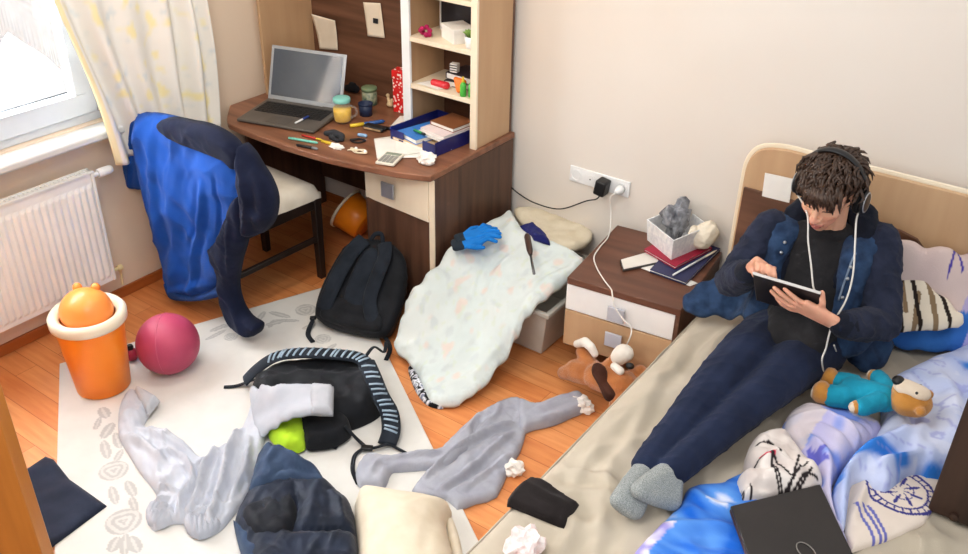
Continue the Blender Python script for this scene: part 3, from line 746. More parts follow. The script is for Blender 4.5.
for k in (0, -1):
    b = MB(); b.ell(P[k]+V((0,0,.004)), .007); b.build('earbud', m_white, e, smooth=True)
# sheets, calculator
def sheet(name, pts, z, label, cat='paper', m=None, bend=.004):
    P4 = [V((p[0], p[1], z)) for p in pts]
    def fn(u, v):
        p = P4[0].lerp(P4[1], u).lerp(P4[3].lerp(P4[2], u), v); p.z += bend*math.sin(u*3.1)*math.sin(v*2.2+.4); return p
    o = link(name, grid_mesh(name, fn, 12, 12), m or m_paper, smooth=True); solidify(o, .0006); return tag(o, label, cat)
sheet('paper_sheet', [(-2.458,2.672,0.725),(-2.295,2.814,0.725),(-2.507,2.991,0.725),(-2.616,2.83,0.725)], ZD+.002, 'white paper sheet on the desk under the calculator')
sheet('notepaper', [(-2.412,2.736,0.725),(-2.261,2.938,0.725),(-2.428,2.994,0.725),(-2.535,2.879,0.725)], ZD+.007, 'white notepaper sheet in front of the blue tray')
sheet('letter', [(-2.651,2.985,0.725),(-2.565,2.976,0.725),(-2.616,3.109,0.725),(-2.7,3.107,0.725)], ZD+.006, 'folded white letter at the foot of the shelf unit', bend=.012)
cc = V((-2.401,2.691,0.725)); CMx = frame2(cc+V((0,0,.010)), 18)
cal = thing('calculator', 'white pocket calculator at the front edge of the desk', 'calculator', cc)
m_calc = mat('off white calculator', '#e9e4d6', '#ded8c8', rough=.45)
MB().box((-.042,-.06,-.006),(.042,.06,.006), CMx).build('calculator_body', m_calc, cal, bevel=.003)
m_lcd = mat('grey green display', '#8f9a8a', '#858f80', rough=.3)
MB().box((-.034,.028,.005),(.034,.05,.0072), CMx).build('display', m_lcd, cal)
b = MB()
for i in range(4):
    for j in range(5): b.box((-.033+i*.0175,-.052+j*.0148,.005),(-.033+i*.0175+.0135,-.052+j*.0148+.0105,.009), CMx)
b.build('keypad', mat('grey keys', '#9d9c97', '#8d8c87', rough=.5), cal)
crumple('paper_ball', V((-2.265,2.771,0.725)), .036, m_paper, 'crumpled white paper ball on the desk beside the calculator', seed=8, sx=1.1, sz=.75)
# dark blue letter tray with notebooks
TA = V((-2.255, 2.965, ZD)); TMx = frame2(V((-2.40, 2.985, ZD+.002)), -6)
tray = thing('letter_tray', 'dark blue plastic letter tray of notebooks half inside the shelf unit', 'tray', (-2.40, 2.985, ZD))
m_tray = mat('dark blue tray', '#1d2570', '#161c58', rough=.3)
b = MB(); b.box((-.14,-.13,0),(.14,.17,.004), TMx); b.box((-.14,-.13,.004),(-.135,.17,.06), TMx); b.box((.135,-.13,.004),(.14,.17,.06), TMx); b.box((-.14,.165,.004),(.14,.17,.06), TMx); b.box((-.14,-.13,.004),(-.06,-.125,.05), TMx); b.box((.06,-.13,.004),(.14,-.125,.05), TMx)
b.build('tray_body', m_tray, tray, bevel=.002)
m_cov = lambda n_, c_: mat(n_, c_, rough=.5)
def book(name, M0, size, mcover, label, tilt=0., cat='notebook', group=None):
    w_, d_, h_ = size; M1 = M0 @ Matrix.Rotation(tilt, 4, 'X')
    t = thing(name, label, cat, (M1 @ V((0, 0, 0))), group)
    b = MB(); b.box((-w_/2,-d_/2,0),(w_/2,d_/2,.002), M1); b.box((-w_/2,-d_/2,h_-.002),(w_/2,d_/2,h_), M1); b.box((-w_/2-.001,-d_/2,0),(-w_/2+.002,d_/2,h_), M1); b.build('cover', mcover, t)
    MB().box((-w_/2+.002,-d_/2+.003,.002),(w_/2-.003,d_/2-.003,h_-.002), M1).build('pages', m_paper, t)
    return t
bk = [('tray', (0,.02), (.25,.24,.012), '#c9a37c', 'tan notebook at the bottom of the blue tray', 0), ]
z = .006
for (w_, d_, h_, col, lb, dx, dy, an) in [(.24,.26,.012,'#e2c49a','tan covered notebook lowest in the blue tray',-.005,.0,2), (.14,.22,.022,'#3b7fd0','light blue box file at the left of the blue tray',-.035,-.01,-8),
      (.15,.2,.010,'#f0ece6','white notebook in the middle of the blue tray',.045,.03,-4), (.15,.19,.012,'#f1dedd','pale pink notebook above the white notebook in the tray',.05,.04,-3), (.14,.14,.018,'#8a5534','brown covered notebook on top of the tray stack',.05,.07,-1)]:
    book('notebook', TMx @ Matrix.Translation((dx, dy, z)) @ Matrix.Rotation(math.radians(an), 4, 'Z'), (w_, d_, h_), m_cov('cover '+col, col), lb)
    z += h_+.001 if dx > -.03 else (h_+.001 if dx > -.02 else .0)
    if dx < -.03: z += .023
stick('marker', TMx @ V((-.05,-.07,.052)), TMx @ V((.03,-.08,.055)), .006, (mat('green pen', '#2d9b52', '#25854a', rough=.4), m_black), 'green marker lying on the notebooks in the blue tray', 'marker')

# ================================================================ things in the shelf unit
def on(x, y, z): return V((x, y, z))
s1, s2 = .945, 1.155        # tops of the two shelves in view
m_binder = mat('black binder', '#22242c', '#191b22', rough=.4)
t = thing('ring_binder', 'black ring binder leaning in the upper shelf compartment', 'binder', on(-2.42, 3.2, s2))
Mb = frame2(on(-2.42, 3.195, s2), 4)
MB().box((-.095,0,0),(.13,.04,.155), Mb).build('cover', m_binder, t, bevel=.003)
MB().box((-.10,-.003,0),(-.095,.043,.16), Mb).build('spine', m_paper, t)
c = on(-2.36, 3.11, s2); t = thing('card_box', 'white cardboard box in the upper shelf compartment', 'box', c); Mb = frame2(c, -28)
MB().box((-.065,-.05,0),(.065,.05,.055), Mb).build('box_body', m_paper, t, bevel=.002); MB().box((-.067,-.052,.045),(.067,.052,.062), Mb).build('lid', m_paper, t, bevel=.002)
c = on(-2.50, 3.06, s2); b = Blob()
for i in range(7): b.hull((c+V((.022*math.cos(i*.9), .016*math.sin(i*.9), .012+.012*(i % 3))), .012))
tag(b.build('magenta_bow', fabric('magenta ribbon', '#b3295c', '#8f1d47'), voxel=.003, sm=2), 'crumpled magenta ribbon bow left of the white card box', 'bow')
c = on(-2.245, 3.05, s2); t = thing('plant_pot', 'small white pot with a green succulent at right of the upper shelf', 'plant', c)
MB().lathe([(.02,0),(.024,.002),(.030,.05),(.028,.05),(.022,.01),(0,.01)], c=c).build('pot', m_white, t, smooth=True)
b = MB(); r3 = random.Random(2)
for i in range(22):
    a = i*2.4; r_ = .006+.018*(i/22); p = c+V((r_*.4*math.cos(a), r_*.4*math.sin(a), .045)); b.tube([p, p+V((r_*math.cos(a)*.8, r_*math.sin(a)*.8, .022)), p+V((r_*math.cos(a)*1.3, r_*math.sin(a)*1.3, .034-.01*i/22))], [.006,.006,.001], n=6)
b.build('leaves', mat('succulent green', '#7da24a', '#628637', rough=.5), t, smooth=True)
c = on(-2.25, 3.2, s2); t = thing('purple_bottle', 'purple spray bottle behind the small potted succulent', 'bottle', c)
mp_ = mat('purple plastic', '#5b3fa6', '#4d348f', rough=.35)
MB().lathe([(.02,0),(.022,.004),(.022,.11),(.010,.13),(.010,.14)], c=c).build('bottle_body', mp_, t, smooth=True); MB().lathe([(.013,.138),(.013,.165),(.011,.168),(0,.168)], c=c).build('cap', mp_, t, smooth=True)
# lower compartment
for i, (w_, d_, h_, col, lb) in enumerate([(.19,.15,.024,'#2b2b30','black covered book lying flat lowest in the lower compartment'), (.18,.14,.028,'#3a2f33','dark book on top of the black book in the lower compartment')]):
    book('book', frame2(on(-2.33, 3.17, s1+.002+.026*i), 6-9*i), (w_, d_, h_), m_cov('book '+col, col), lb, cat='book')
b = MB(); c = on(-2.39, 3.125, s1+.058); b.box((-.018,-.014,0),(.018,.014,.04), frame2(c, 10)); o = tag(b.build('memo_cube', m_paper, bevel=.002), 'white memo cube with dark stripes standing on the dark book', 'memo block')
b = MB()
for k in range(3): b.box((-.0184,-.0146,.008+k*.011),(.0184,-.0140,.012+k*.011), frame2(c, 10))
b.build('stripes', m_ink, o)
b = Blob(); c = on(-2.41, 3.055, s1); b.hull((c+V((-.045,0,.016)),(.012,.016,.016)),(c+V((.03,0,.016)),(.014,.017,.017)))
mr_ = mat('red case plastic', '#cf2430', '#b81c28', rough=.35); o = tag(b.build('red_pencil_case', mr_, voxel=.003, sm=4), 'red pencil case lying in the lower shelf compartment', 'pencil case')
b = Blob(); c = on(-2.31, 3.05, s1); b.hull((c+V((0,0,.012)),.012),(c+V((-.025,.01,.055)),.010),(c+V((.02,.01,.05)),.012)); tag(b.build('orange_funnel', mat('orange plastic', '#f07a22', '#e26c17', rough=.4), voxel=.003, sm=3), 'orange plastic scoop beside the green glue bottle', 'scoop')
for dx, lb in ((-.010, 'green glue bottle at right front of the lower compartment'), (.022, 'green glue bottle against the right side of the compartment')):
    c = on(-2.262+dx, 3.035+dx*.5, s1); t = thing('glue_bottle', lb, 'bottle', c); mg_ = mat('green bottle', '#4fb545', '#3f9d38', rough=.35)
    MB().lathe([(.013,0),(.014,.003),(.014,.05),(.007,.062)], c=c, n=16).build('bottle_body', mg_, t, smooth=True); MB().lathe([(.006,.06),(.0045,.085),(0,.088)], c=c, n=12).build('cap', m_yel, t, smooth=True)
c = on(-2.27, 3.13, s1); t = thing('pencil_cup', 'small cup of coloured pencils behind the green glue bottles', 'cup', c)
MB().lathe([(.022,0),(.024,.05),(.022,.05),(.020,.004),(0,.004)], c=c).build('cup_body', m_grey, t, smooth=True)
for i, mm in enumerate((m_yel, m_bluep, m_redp, m_white)):
    a = i*1.6; b = MB(); b.tube([c+V((.01*math.cos(a), .01*math.sin(a), .006)), c+V((.018*math.cos(a), .018*math.sin(a), .10+.01*i))], .0035, n=6); k = b.build('coloured_pencil', mm); tag(k, ['yellow', 'blue', 'red', 'white'][i]+' pencil standing in the small cup on the lower shelf', 'pencil')
sheet('leaflet', [(-2.53,3.025,0),(-2.40,3.02,0),(-2.37,3.11,0),(-2.50,3.12,0)], s1+.003, 'grey white leaflet lying at the front of the lower compartment')

# ================================================================ room door at the left frame edge replaces nothing else there
# ================================================================ rug
RA, RB = V((-3.205, 1.497, 0)), V((-2.72, 2.73, 0)); RD = V((.835, -.55, 0))
RU = (RB-RA).normalized(); RL = (RB-RA).length
roses = [(V((-2.478,1.244,0)), .052), (V((-2.24,1.115,0)), .060), (V((-2.695,2.407,0)), .048), (V((-2.469,2.287,0)), .036), (V((-2.797,2.056,0)), .03)]
def lf(a, b, w): return (V(a), V(b), w)
leaves = [lf((-2.813,1.426,0), (-2.756,1.408,0), .022), lf((-2.7,1.391,0), (-2.664,1.332,0), .022), lf((-2.639,1.366,0), (-2.57,1.334,0), .018), lf((-2.635,1.312,0), (-2.558,1.275,0), .018), lf((-2.545,1.325,0), (-2.517,1.28,0), .014),
  lf((-2.387,1.236,0), (-2.32,1.213,0), .018), lf((-2.406,1.185,0), (-2.337,1.153,0), .016), lf((-2.251,1.17,0), (-2.309,1.197,0), .014), lf((-2.192,1.058,0), (-2.164,1.015,0), .022), lf((-2.156,1.085,0), (-2.097,1.065,0), .022), lf((-2.179,1.079,0), (-2.116,1.03,0), .016),
  lf((-2.717,2.317,0), (-2.799,2.296,0), .016), lf((-2.708,2.283,0), (-2.74,2.218,0), .016), lf((-2.665,2.316,0), (-2.736,2.262,0), .012), lf((-2.827,2.274,0), (-2.799,2.213,0), .014), lf((-2.721,2.212,0), (-2.743,2.256,0), .012), lf((-2.585,2.336,0), (-2.591,2.292,0), .012),
  lf((-2.887,2.105,0), (-2.899,2.037,0), .014), lf((-2.858,2.069,0), (-2.864,1.986,0), .012), lf((-2.87,2.159,0), (-2.875,2.095,0), .010), lf((-2.397,2.286,0), (-2.396,2.23,0), .012), lf((-2.767,1.385,0), (-2.728,1.341,0), .012)]
cb_, cg_, cs_ = lin('#dfddd8'), lin('#b3b2b0'), lin('#f3f1ec')
def rug_col(x, y):
    p = V((x, y, 0)); c = cb_
    for q, R in roses:
        d = (p-q).length
        if d < R:
            a = math.atan2(p.y-q.y, p.x-q.x); k = math.sin(d/R*15+1.2*math.sin(a*3))
            return mixc(cb_, cg_, .35+.5*(k > 0)*(d < R*.97))
    for a, b, w in leaves:
        ab = b-a; t = (p-a).dot(ab)/ab.length_squared
        if -.15 < t < 1.15:
            d = (p-a-ab*t).length; ww = w*math.sqrt(max(0, 1-(2*t-1)**2/1.7))
            if d < ww: return mixc(cb_, cg_, .85 if d > ww*.25 else .4)
    return c
m_rug = cfab('cream woven rug', bscale=500, bump=.4)
def rug_fn(u, v):
    p = RA+RU*RL*v+RD*2.25*u; p.z = .007+.0015*nz((p.x, p.y, 0), 3); return p
def rug_c(u, v):
    p = RA+RU*RL*v+RD*2.25*u
    return rug_col(p.x, p.y)
me = grid_mesh('rug', rug_fn, 480, 290, color=rug_c); o = link('rug', me, m_rug, smooth=True)
s_ = o.modifiers.new('t', 'SOLIDIFY'); s_.thickness = .007; s_.offset = -1
tag(o, 'cream woven rug with grey rose border on the orange floor', 'rug'); RZ = .009

# ================================================================ bin, ball
m_org = mat('orange bin plastic', '#fb8d1c', '#f68312', rough=.35); m_orgl = mat('pale orange lid plastic', '#f8964a', '#f28b3c', rough=.3); m_rim = mat('cream bin rim', '#f3e7d2', '#ecdfc6', rough=.4)
bc = V((-2.935, 1.522, RZ)); BS = Matrix.Diagonal((1.05, 1.05, 1.05))
bn_ = thing('waste_bin', 'orange waste bin with cream rim and round swing lid beside the radiator', 'bin', bc)
b = MB(); b.lathe([(.092,0),(.098,.004),(.122,.30),(.124,.315),(.118,.315),(.093,.008),(0,.008)], c=bc, n=48, M=BS); b.build('bin_body', m_org, bn_, smooth=True)
b = MB(); b.lathe([(.125,.292),(.136,.298),(.137,.325),(.128,.338),(.112,.336),(.098,.322),(.096,.312),(.12,.308)], c=bc, n=48, M=BS, loop=True); b.build('rim', m_rim, bn_, smooth=True)
TM = Matrix.Rotation(math.radians(-6), 3, 'X')
b = MB(); b.ell(bc+V((0,0,.352)), (.101,.097,.089), n=40, m=24); lid = b.build('swing_lid', m_orgl, bn_, smooth=True)
for (u, v) in ((72,285),(96,281)):
    b = MB(); p = V((-2.988,1.56,0.416)); 
    k = -1 if u == 72 else 1
    p = bc+V((.035*k*.8, .035*k*.6, 0))+V((-.035,.04,.425)); b.ell(p, .018, n=16, m=10); b.tube([p, p-V((0,0,.03))], .014, n=12); b.build('lid_knob', m_orgl, lid, smooth=True)
m_ball = mat('maroon rubber ball', '#b0405f', '#a03654', rough=.5, bump=.2, bscale=400)
br_ = .125; bcn = V((-2.805, 1.755, RZ+br_))
b = MB(); b.ell(bcn, br_, n=56, m=36); ball = b.build('rubber_ball', m_ball, smooth=True); tag(ball, 'maroon rubber play ball on the rug beside the orange bin', 'ball')
m_seam = mat('ball seam', '#bb5470', '#b04a66', rough=.5); Rs = axes((.75, .55, .1), (0, 0, 1))
b = MB(); b.tube([bcn+Rs @ V((math.cos(i*math.pi/36)*br_, math.sin(i*math.pi/36)*br_, 0)) for i in range(73)], .0022, n=6); b.build('seam', m_seam, ball, smooth=True)
b = MB(); c = V((-2.985,1.693,0.05)); b.ell((c.x, c.y, RZ+.03), (.028,.028,.03)); o = b.build('toy_top', mat('crimson plastic', '#a51f3a', '#8d1730', rough=.4), smooth=True); tag(o, 'small crimson toy peeking out between bin and maroon ball', 'toy')
MB().lathe([(.012,0),(.014,.012),(.01,.02)], c=(c.x, c.y, RZ+.056), n=14).build('cap', m_black, o)

# ================================================================ dark folded towel
m_navy = fabric('navy towel', '#272d3d', '#1f2433', bscale=420)
tw = pad('folded_towel', [(-2.718,1.017,0.02),(-2.729,1.138,0.02),(-2.692,1.146,0.02),(-2.555,1.121,0.02),(-2.343,1.122,0.02),(-2.327,0.912,0.02),(-2.347,0.814,0.02),(-2.672,0.899,0.02)], m_navy, base=RZ*.6, h=.010, w=.03, edge=.008, smooth=False, step=.014, namp=.004, folds=[([(-2.538,0.995,0),(-2.504,1.087,0),(-2.394,1.122,0)],.03,.005),([(-2.686,1.049,0),(-2.653,1.124,0)],.02,.004)])
tag(tw, 'dark navy folded towel on floor and rug corner at left', 'towel')

# ================================================================ white sweatshirt beside the bin
m_wsw = fabric('pale grey jersey', '#c6c9d1', '#b8bcc7', bump=.2, scale=9)
def Pz(pts, z): return pts
body = [(-2.623,1.369,0.03),(-2.751,1.465,0.03),(-2.808,1.555,0.03),(-2.698,1.559,0.03),(-2.627,1.505,0.03),(-2.58,1.452,0.03),(-2.498,1.485,0.03),(-2.37,1.483,0.03),(-2.269,1.465,0.03),(-2.261,1.531,0.03),(-2.267,1.631,0.03),(-2.318,1.724,0.03),(-2.377,1.803,0.03),(-2.374,1.852,0.03),(-2.311,1.836,0.03),(-2.227,1.748,0.03),(-2.139,1.637,0.03),(-2.062,1.529,0.03),(-1.993,1.426,0.03),(-1.963,1.343,0.03),(-1.947,1.271,0.03),(-1.976,1.217,0.03),(-2.061,1.224,0.03),(-2.103,1.193,0.03),(-2.121,1.147,0.03),(-2.182,1.173,0.03),(-2.242,1.251,0.03),(-2.382,1.288,0.03),(-2.558,1.341,0.03)]
FW = [([(-2.39,1.393,0.03),(-2.32,1.413,0.03),(-2.242,1.394,0.03),(-2.166,1.35,0.03),(-2.145,1.282,0.03),(-2.075,1.219,0.03)],.012,.022),([(-2.251,1.518,0.03),(-2.199,1.426,0.03),(-2.134,1.35,0.03),(-2.067,1.254,0.03)],.014,.022),([(-2.267,1.645,0.03),(-2.175,1.509,0.03),(-2.074,1.395,0.03),(-1.984,1.26,0.03)],.018,.028),([(-2.195,1.629,0.03),(-2.084,1.512,0.03),(-2.01,1.384,0.03)],.016,.018),
      ([(-2.231,1.218,0.03),(-2.185,1.223,0.03),(-2.182,1.254,0.03)],.010,.018),([(-2.177,1.177,0.03),(-2.145,1.201,0.03),(-2.141,1.238,0.03)],.008,.014),([(-2.246,1.254,0.03),(-2.227,1.28,0.03),(-2.179,1.293,0.03)],.010,.016),([(-2.545,1.365,0.03),(-2.441,1.375,0.03),(-2.338,1.353,0.03)],.02,.014),([(-2.553,1.415,0.03),(-2.419,1.446,0.03),(-2.329,1.446,0.03)],.014,.012),([(-2.045,1.328,0.03),(-2.03,1.265,0.03),(-2.049,1.239,0.03)],.010,.016)]
sw = pad('sweatshirt', body, m_wsw, base=RZ, h=.03, w=.05, edge=.008, folds=[(l_, w_*.6, h_*1.7) for l_, w_, h_ in FW], namp=.008, nscale=14, step=.008, crease=(.016, 11))
tag(sw, 'pale grey sweatshirt crumpled on the rug with one sleeve on the backpack', 'sweatshirt')
pad('cuff', [(-2.771,1.551,0.05),(-2.76,1.567,0.05),(-2.641,1.57,0.05),(-2.604,1.492,0.05),(-2.665,1.506,0.05),(-2.719,1.527,0.05)], fabric('grey cuff rib', '#c3c5cb', '#b4b6bd'), sw, base=RZ+.02, h=.03, w=.02, edge=.01, step=.008, smooth=False)
m_cuff = fabric('gathered grey cuff', '#b9bcc5', '#a9adb8', bump=.3)
pad('cuff', [(-2.205,1.18,0.02),(-2.22,1.215,0.02),(-2.197,1.238,0.02),(-2.151,1.244,0.02),(-2.107,1.23,0.02),(-2.096,1.194,0.02),(-2.11,1.156,0.02),(-2.154,1.15,0.02)], m_cuff, sw, base=RZ+.006, h=.028, w=.03, edge=.008, step=.0055, rid=(.5, .015, .006), namp=.004, n_sm=2)
pad('cuff', [(-2.081,1.238,0.02),(-2.069,1.27,0.02),(-2.027,1.285,0.02),(-1.984,1.3,0.02),(-1.952,1.29,0.02),(-1.948,1.245,0.02),(-1.968,1.208,0.02),(-2.023,1.204,0.02)], m_cuff, sw, base=RZ+.006, h=.030, w=.03, edge=.008, step=.0055, rid=(.9, .016, .007), namp=.004, n_sm=2)
# ================================================================ second backpack lying on the rug
m_bp = fabric('black nylon', '#1d1f24', '#14161a', rough=.65, bump=.3, bscale=500, sheen=.05)
m_bp2 = fabric('dark slate mesh', '#262c35', '#1b2028', bscale=500)
m_rib = mat('grey blue strap rib', '#a3b6c6', '#90a4b6', rough=.6)
bp2 = thing('lying_backpack', 'black backpack with ribbed shoulder straps lying flat on the rug', 'backpack', V((-2.169,1.992,0)))
bo = [(-2.415,1.837,0.03),(-2.428,1.934,0.03),(-2.355,2.041,0.03),(-2.266,2.152,0.03),(-2.196,2.24,0.03),(-2.095,2.213,0.03),(-1.974,2.124,0.03),(-1.92,2.04,0.03),(-1.939,1.937,0.03),(-1.978,1.879,0.03),(-2.035,1.842,0.03),(-2.092,1.799,0.03),(-2.156,1.773,0.03),(-2.223,1.744,0.03),(-2.327,1.778,0.03)]
pad('bag_body', bo, m_bp, bp2, base=RZ, h=.10, w=.085, edge=.012, namp=.008, nscale=13, step=.010, crease=(.010, 11), folds=[([(-2.309,1.844,0.1),(-2.249,1.945,0.1),(-2.085,2.054,0.1)],.02,.012),([(-2.094,1.743,0.1),(-1.997,1.852,0.1),(-1.87,1.877,0.1)],.018,.014),([(-2.098,2.126,0.1),(-1.972,2.022,0.1),(-1.883,1.903,0.1)],.02,.012)])
m_lime = fabric('lime lining', '#b5dd35', '#a3cc2a', bump=.2)
lp = pad('lime_pocket', [(-2.167,1.693,0.03),(-2.186,1.75,0.03),(-2.161,1.798,0.03),(-2.114,1.826,0.03),(-2.007,1.73,0.03),(-2.033,1.676,0.03),(-2.102,1.672,0.03)], m_lime, bp2, base=RZ+.01, h=.05, w=.03, edge=.006, namp=.01, nscale=30, step=.008, label='lime green pocket lining')
pad('side_pocket', [(-2.113,1.82,0.03),(-2.018,1.921,0.03),(-1.926,1.889,0.03),(-1.921,1.808,0.03),(-1.958,1.753,0.03),(-2.009,1.728,0.03)], m_bp, bp2, base=RZ+.01, h=.06, w=.03, edge=.008, namp=.008, step=.009)
def strap(name, path, wid, parent, th=.010, ribs=14, r0=.12, r1=.9):
    P = catmull(path, 8); b = MB(); b.tube(P, wid/2, n=12, flat=(1, th/wid*2), up=(0, 0, 1)); s = b.build(name, m_bp2, parent, smooth=True)
    for k in range(ribs):
        t = r0+(r1-r0)*k/(ribs-1); i = min(len(P)-2, int(t*(len(P)-1))); p = P[i]; d = (P[i+1]-P[i]).normalized(); n_ = d.cross(V((0,0,1))).normalized(); u_ = n_.cross(d)
        q = MB(); h = wid*.36; q.tube([p-n_*h+u_*(th*.72)+d*.008, p+u_*(th*1.1), p+n_*h+u_*(th*.72)-d*.008], .0045, n=6); q.build('rib', m_rib, s, smooth=True)
    return s
strap('shoulder_strap', [(-2.46,1.844,0.05), (-2.429,1.891,0.1), (-2.384,1.95,0.14), (-2.306,2.008,0.16), (-2.207,2.075,0.16), (-2.122,2.132,0.15), (-2.074,2.143,0.13)], .070, bp2, ribs=17, r0=.30, r1=.92)
strap('shoulder_strap', [(-2.087,2.151,0.13), (-2.006,2.097,0.13), (-1.929,2.054,0.1), (-1.859,2.025,0.07), (-1.809,1.977,0.04), (-1.781,1.921,0.025)], .072, bp2, ribs=13, r0=.12, r1=.84)
m_web = fabric('black webbing', '#24282e', '#1b1e23', bscale=600)
def web(name, path, wid, parent, th=.003, m=None):
    b = MB(); b.tube(catmull(path, 6), wid/2, n=8, flat=(1, th/wid*2), up=(0, 0, 1)); return b.build(name, m or m_web, parent, smooth=True)
web('webbing', [Z[224,387,RZ+.01] if False else (-2.538,1.797,0.012), (-2.503,1.829,0.014), (-2.467,1.863,0.03), (-2.4,1.881,0.07), (-2.261,1.969,0.115)], .022, bp2)
web('webbing', [(-1.777,1.917,0.03), (-1.82,1.871,0.02), (-1.877,1.869,0.03), (-1.927,1.857,0.08)], .016, bp2)
web('webbing', [(-1.781,1.921,0.03), (-1.743,1.932,0.018), (-1.702,1.935,0.014)], .014, bp2)
web('webbing', [(-1.836,1.866,0.02), (-1.843,1.815,0.014), (-1.797,1.753,0.012), (-1.734,1.712,0.012)], .016, bp2)
web('webbing', [(-1.974,1.781,0.05), (-1.949,1.795,0.02), (-1.922,1.803,0.014)], .018, bp2)
web('grab_loop', [(-2.114,2.181,0.13), (-2.14,2.258,0.12), (-2.113,2.287,0.09), (-2.144,2.336,0.1)], .016, bp2)
b = MB(); c = V((-1.826,1.861,0.024)); b.box((-.022,-.012,-.005),(.022,.012,.007), frame2(c, 30)); b.build('buckle', m_black, bp2, bevel=.003)
# its sweatshirt sleeve lies over the bag
def slz(x, y):
    return 0
sl = [V(p) for p in [(-2.39,1.808,0.05),(-2.349,1.806,0.09),(-2.27,1.793,0.14),(-2.202,1.828,0.155),(-2.152,1.857,0.16),(-2.104,1.878,0.165),(-2.033,1.917,0.165),(-1.939,1.813,0.15),(-2.004,1.771,0.15),(-2.049,1.73,0.145),(-2.081,1.708,0.125),(-2.123,1.688,0.08),(-2.162,1.66,0.04),(-2.237,1.689,0.04),(-2.317,1.747,0.045)]]
def idw(pts):
    A = np.array([(p.x, p.y, p.z) for p in pts])
    def f(x, y):
        d = (A[:, 0]-x)**2+(A[:, 1]-y)**2+2e-4; w_ = 1/d**1.5; return float((w_*A[:, 2]).sum()/w_.sum())
    return f
pad('sleeve', sl, fabric('pale grey sleeve jersey', '#b6b9c1', '#a8acb6', bump=.2, scale=9), sw, base=idw(sl), h=.02, w=.035, edge=.006, step=.009, smooth=False, namp=.004, back=lambda a, b, d: .003, folds=[([(-2.233,1.738,0.13),(-2.159,1.809,0.13),(-2.091,1.845,0.13)],.02,.008)])  # sleeve cloth coloured darker than the body to offset stronger light on top
cf = [V(p) for p in [(-2.103,1.867,0.172),(-2.026,1.91,0.172),(-1.935,1.808,0.155),(-2.002,1.765,0.155)]]
pad('cuff', cf, fabric('pale grey rib', '#b4b6bc', '#a4a7af', bscale=400), sw, base=idw(cf), h=.020, w=.02, edge=.012, step=.008, smooth=False, back=lambda a, b, d: .003)

# ================================================================ navy puffer vest
m_puff = fabric('navy quilted nylon', '#222a3b', '#171d2a', rough=.5, bump=.15, sheen=.08)
m_puffl = fabric('slate blue lining', '#3b4c66', '#2c3a51', rough=.7)
m_lin = fabric('black lining', '#1b1e26', '#13161c', rough=.6)
vb = [(-1.949,1.362,0.06),(-1.962,1.417,0.06),(-1.957,1.475,0.06),(-1.898,1.549,0.06),(-1.805,1.625,0.06),(-1.727,1.617,0.06),(-1.652,1.597,0.06),(-1.574,1.531,0.06),(-1.464,1.43,0.06),(-1.292,1.277,0.06),(-1.526,1.081,0.06),(-1.743,1.221,0.06),(-1.842,1.276,0.06),(-1.91,1.307,0.06)]
vest = pad('puffer_vest', vb, m_puff, base=RZ, h=.085, w=.07, edge=.012, step=.009, namp=.010, nscale=11, crease=(.010, 14),
   folds=[([(-1.706,1.369,0.09),(-1.636,1.432,0.09),(-1.547,1.505,0.09)],.009,-.045),([(-1.695,1.367,0.09),(-1.771,1.458,0.09),(-1.848,1.523,0.09)],.008,-.038),([(-1.666,1.426,0.09),(-1.74,1.51,0.09),(-1.79,1.579,0.09)],.014,.012),([(-1.635,1.477,0.09),(-1.703,1.538,0.09),(-1.744,1.589,0.09)],.012,-.012),([(-1.746,1.287,0.09),(-1.643,1.287,0.09),(-1.508,1.219,0.09)],.014,-.02),([(-1.599,1.504,0.09),(-1.67,1.551,0.09),(-1.719,1.573,0.09)],.012,.010),([(-1.592,1.301,0.09),(-1.529,1.367,0.09),(-1.444,1.411,0.09)],.012,-.02)])
tag(vest, 'navy quilted puffer vest heaped on the rug beside the cream cushion', 'vest')
pad('collar', [(-1.939,1.394,0.1),(-2.009,1.474,0.1),(-2.067,1.558,0.1),(-2.066,1.618,0.1),(-1.961,1.625,0.1),(-1.864,1.64,0.1),(-1.79,1.614,0.1),(-1.76,1.588,0.1),(-1.837,1.542,0.1),(-1.889,1.491,0.1),(-1.904,1.432,0.1)], m_puffl, vest, base=RZ+.012, h=.10, w=.05, edge=.012, step=.009, namp=.012, nscale=16, folds=[([(-1.918,1.481,0.1),(-1.91,1.542,0.1),(-1.792,1.601,0.1)],.008,-.03),([(-1.976,1.499,0.1),(-1.983,1.588,0.1),(-1.873,1.577,0.1)],.02,.02),([(-1.965,1.47,0.1),(-1.995,1.534,0.1),(-2.025,1.59,0.1)],.012,-.015)], label='slate blue inside of the collar')
pad('lining', [(-1.89,1.326,0.11),(-1.886,1.386,0.11),(-1.854,1.445,0.11),(-1.816,1.485,0.11),(-1.739,1.429,0.11),(-1.696,1.353,0.11),(-1.734,1.303,0.11),(-1.798,1.287,0.11)], m_lin, vest, base=RZ+.05, h=.05, w=.04, edge=.012, step=.009, namp=.010, nscale=24, folds=[([(-1.883,1.413,0.1),(-1.808,1.362,0.1)],.008,-.012),([(-1.847,1.451,0.1),(-1.767,1.393,0.1)],.008,-.012)], label='black lining turned outward')
pad('front_panel', [(-1.937,1.326,0.06),(-1.87,1.309,0.06),(-1.799,1.314,0.06),(-1.737,1.329,0.06),(-1.633,1.303,0.06),(-1.502,1.209,0.06),(-1.526,1.081,0.06),(-1.712,1.194,0.06),(-1.831,1.258,0.06)], m_puffl, vest, base=RZ+.008, h=.06, w=.035, edge=.01, step=.010, namp=.012, nscale=22, folds=[([(-1.81,1.273,0.06),(-1.745,1.281,0.06),(-1.721,1.314,0.06)],.008,-.02),([(-1.753,1.239,0.06),(-1.682,1.257,0.06),(-1.614,1.268,0.06)],.010,-.02)])

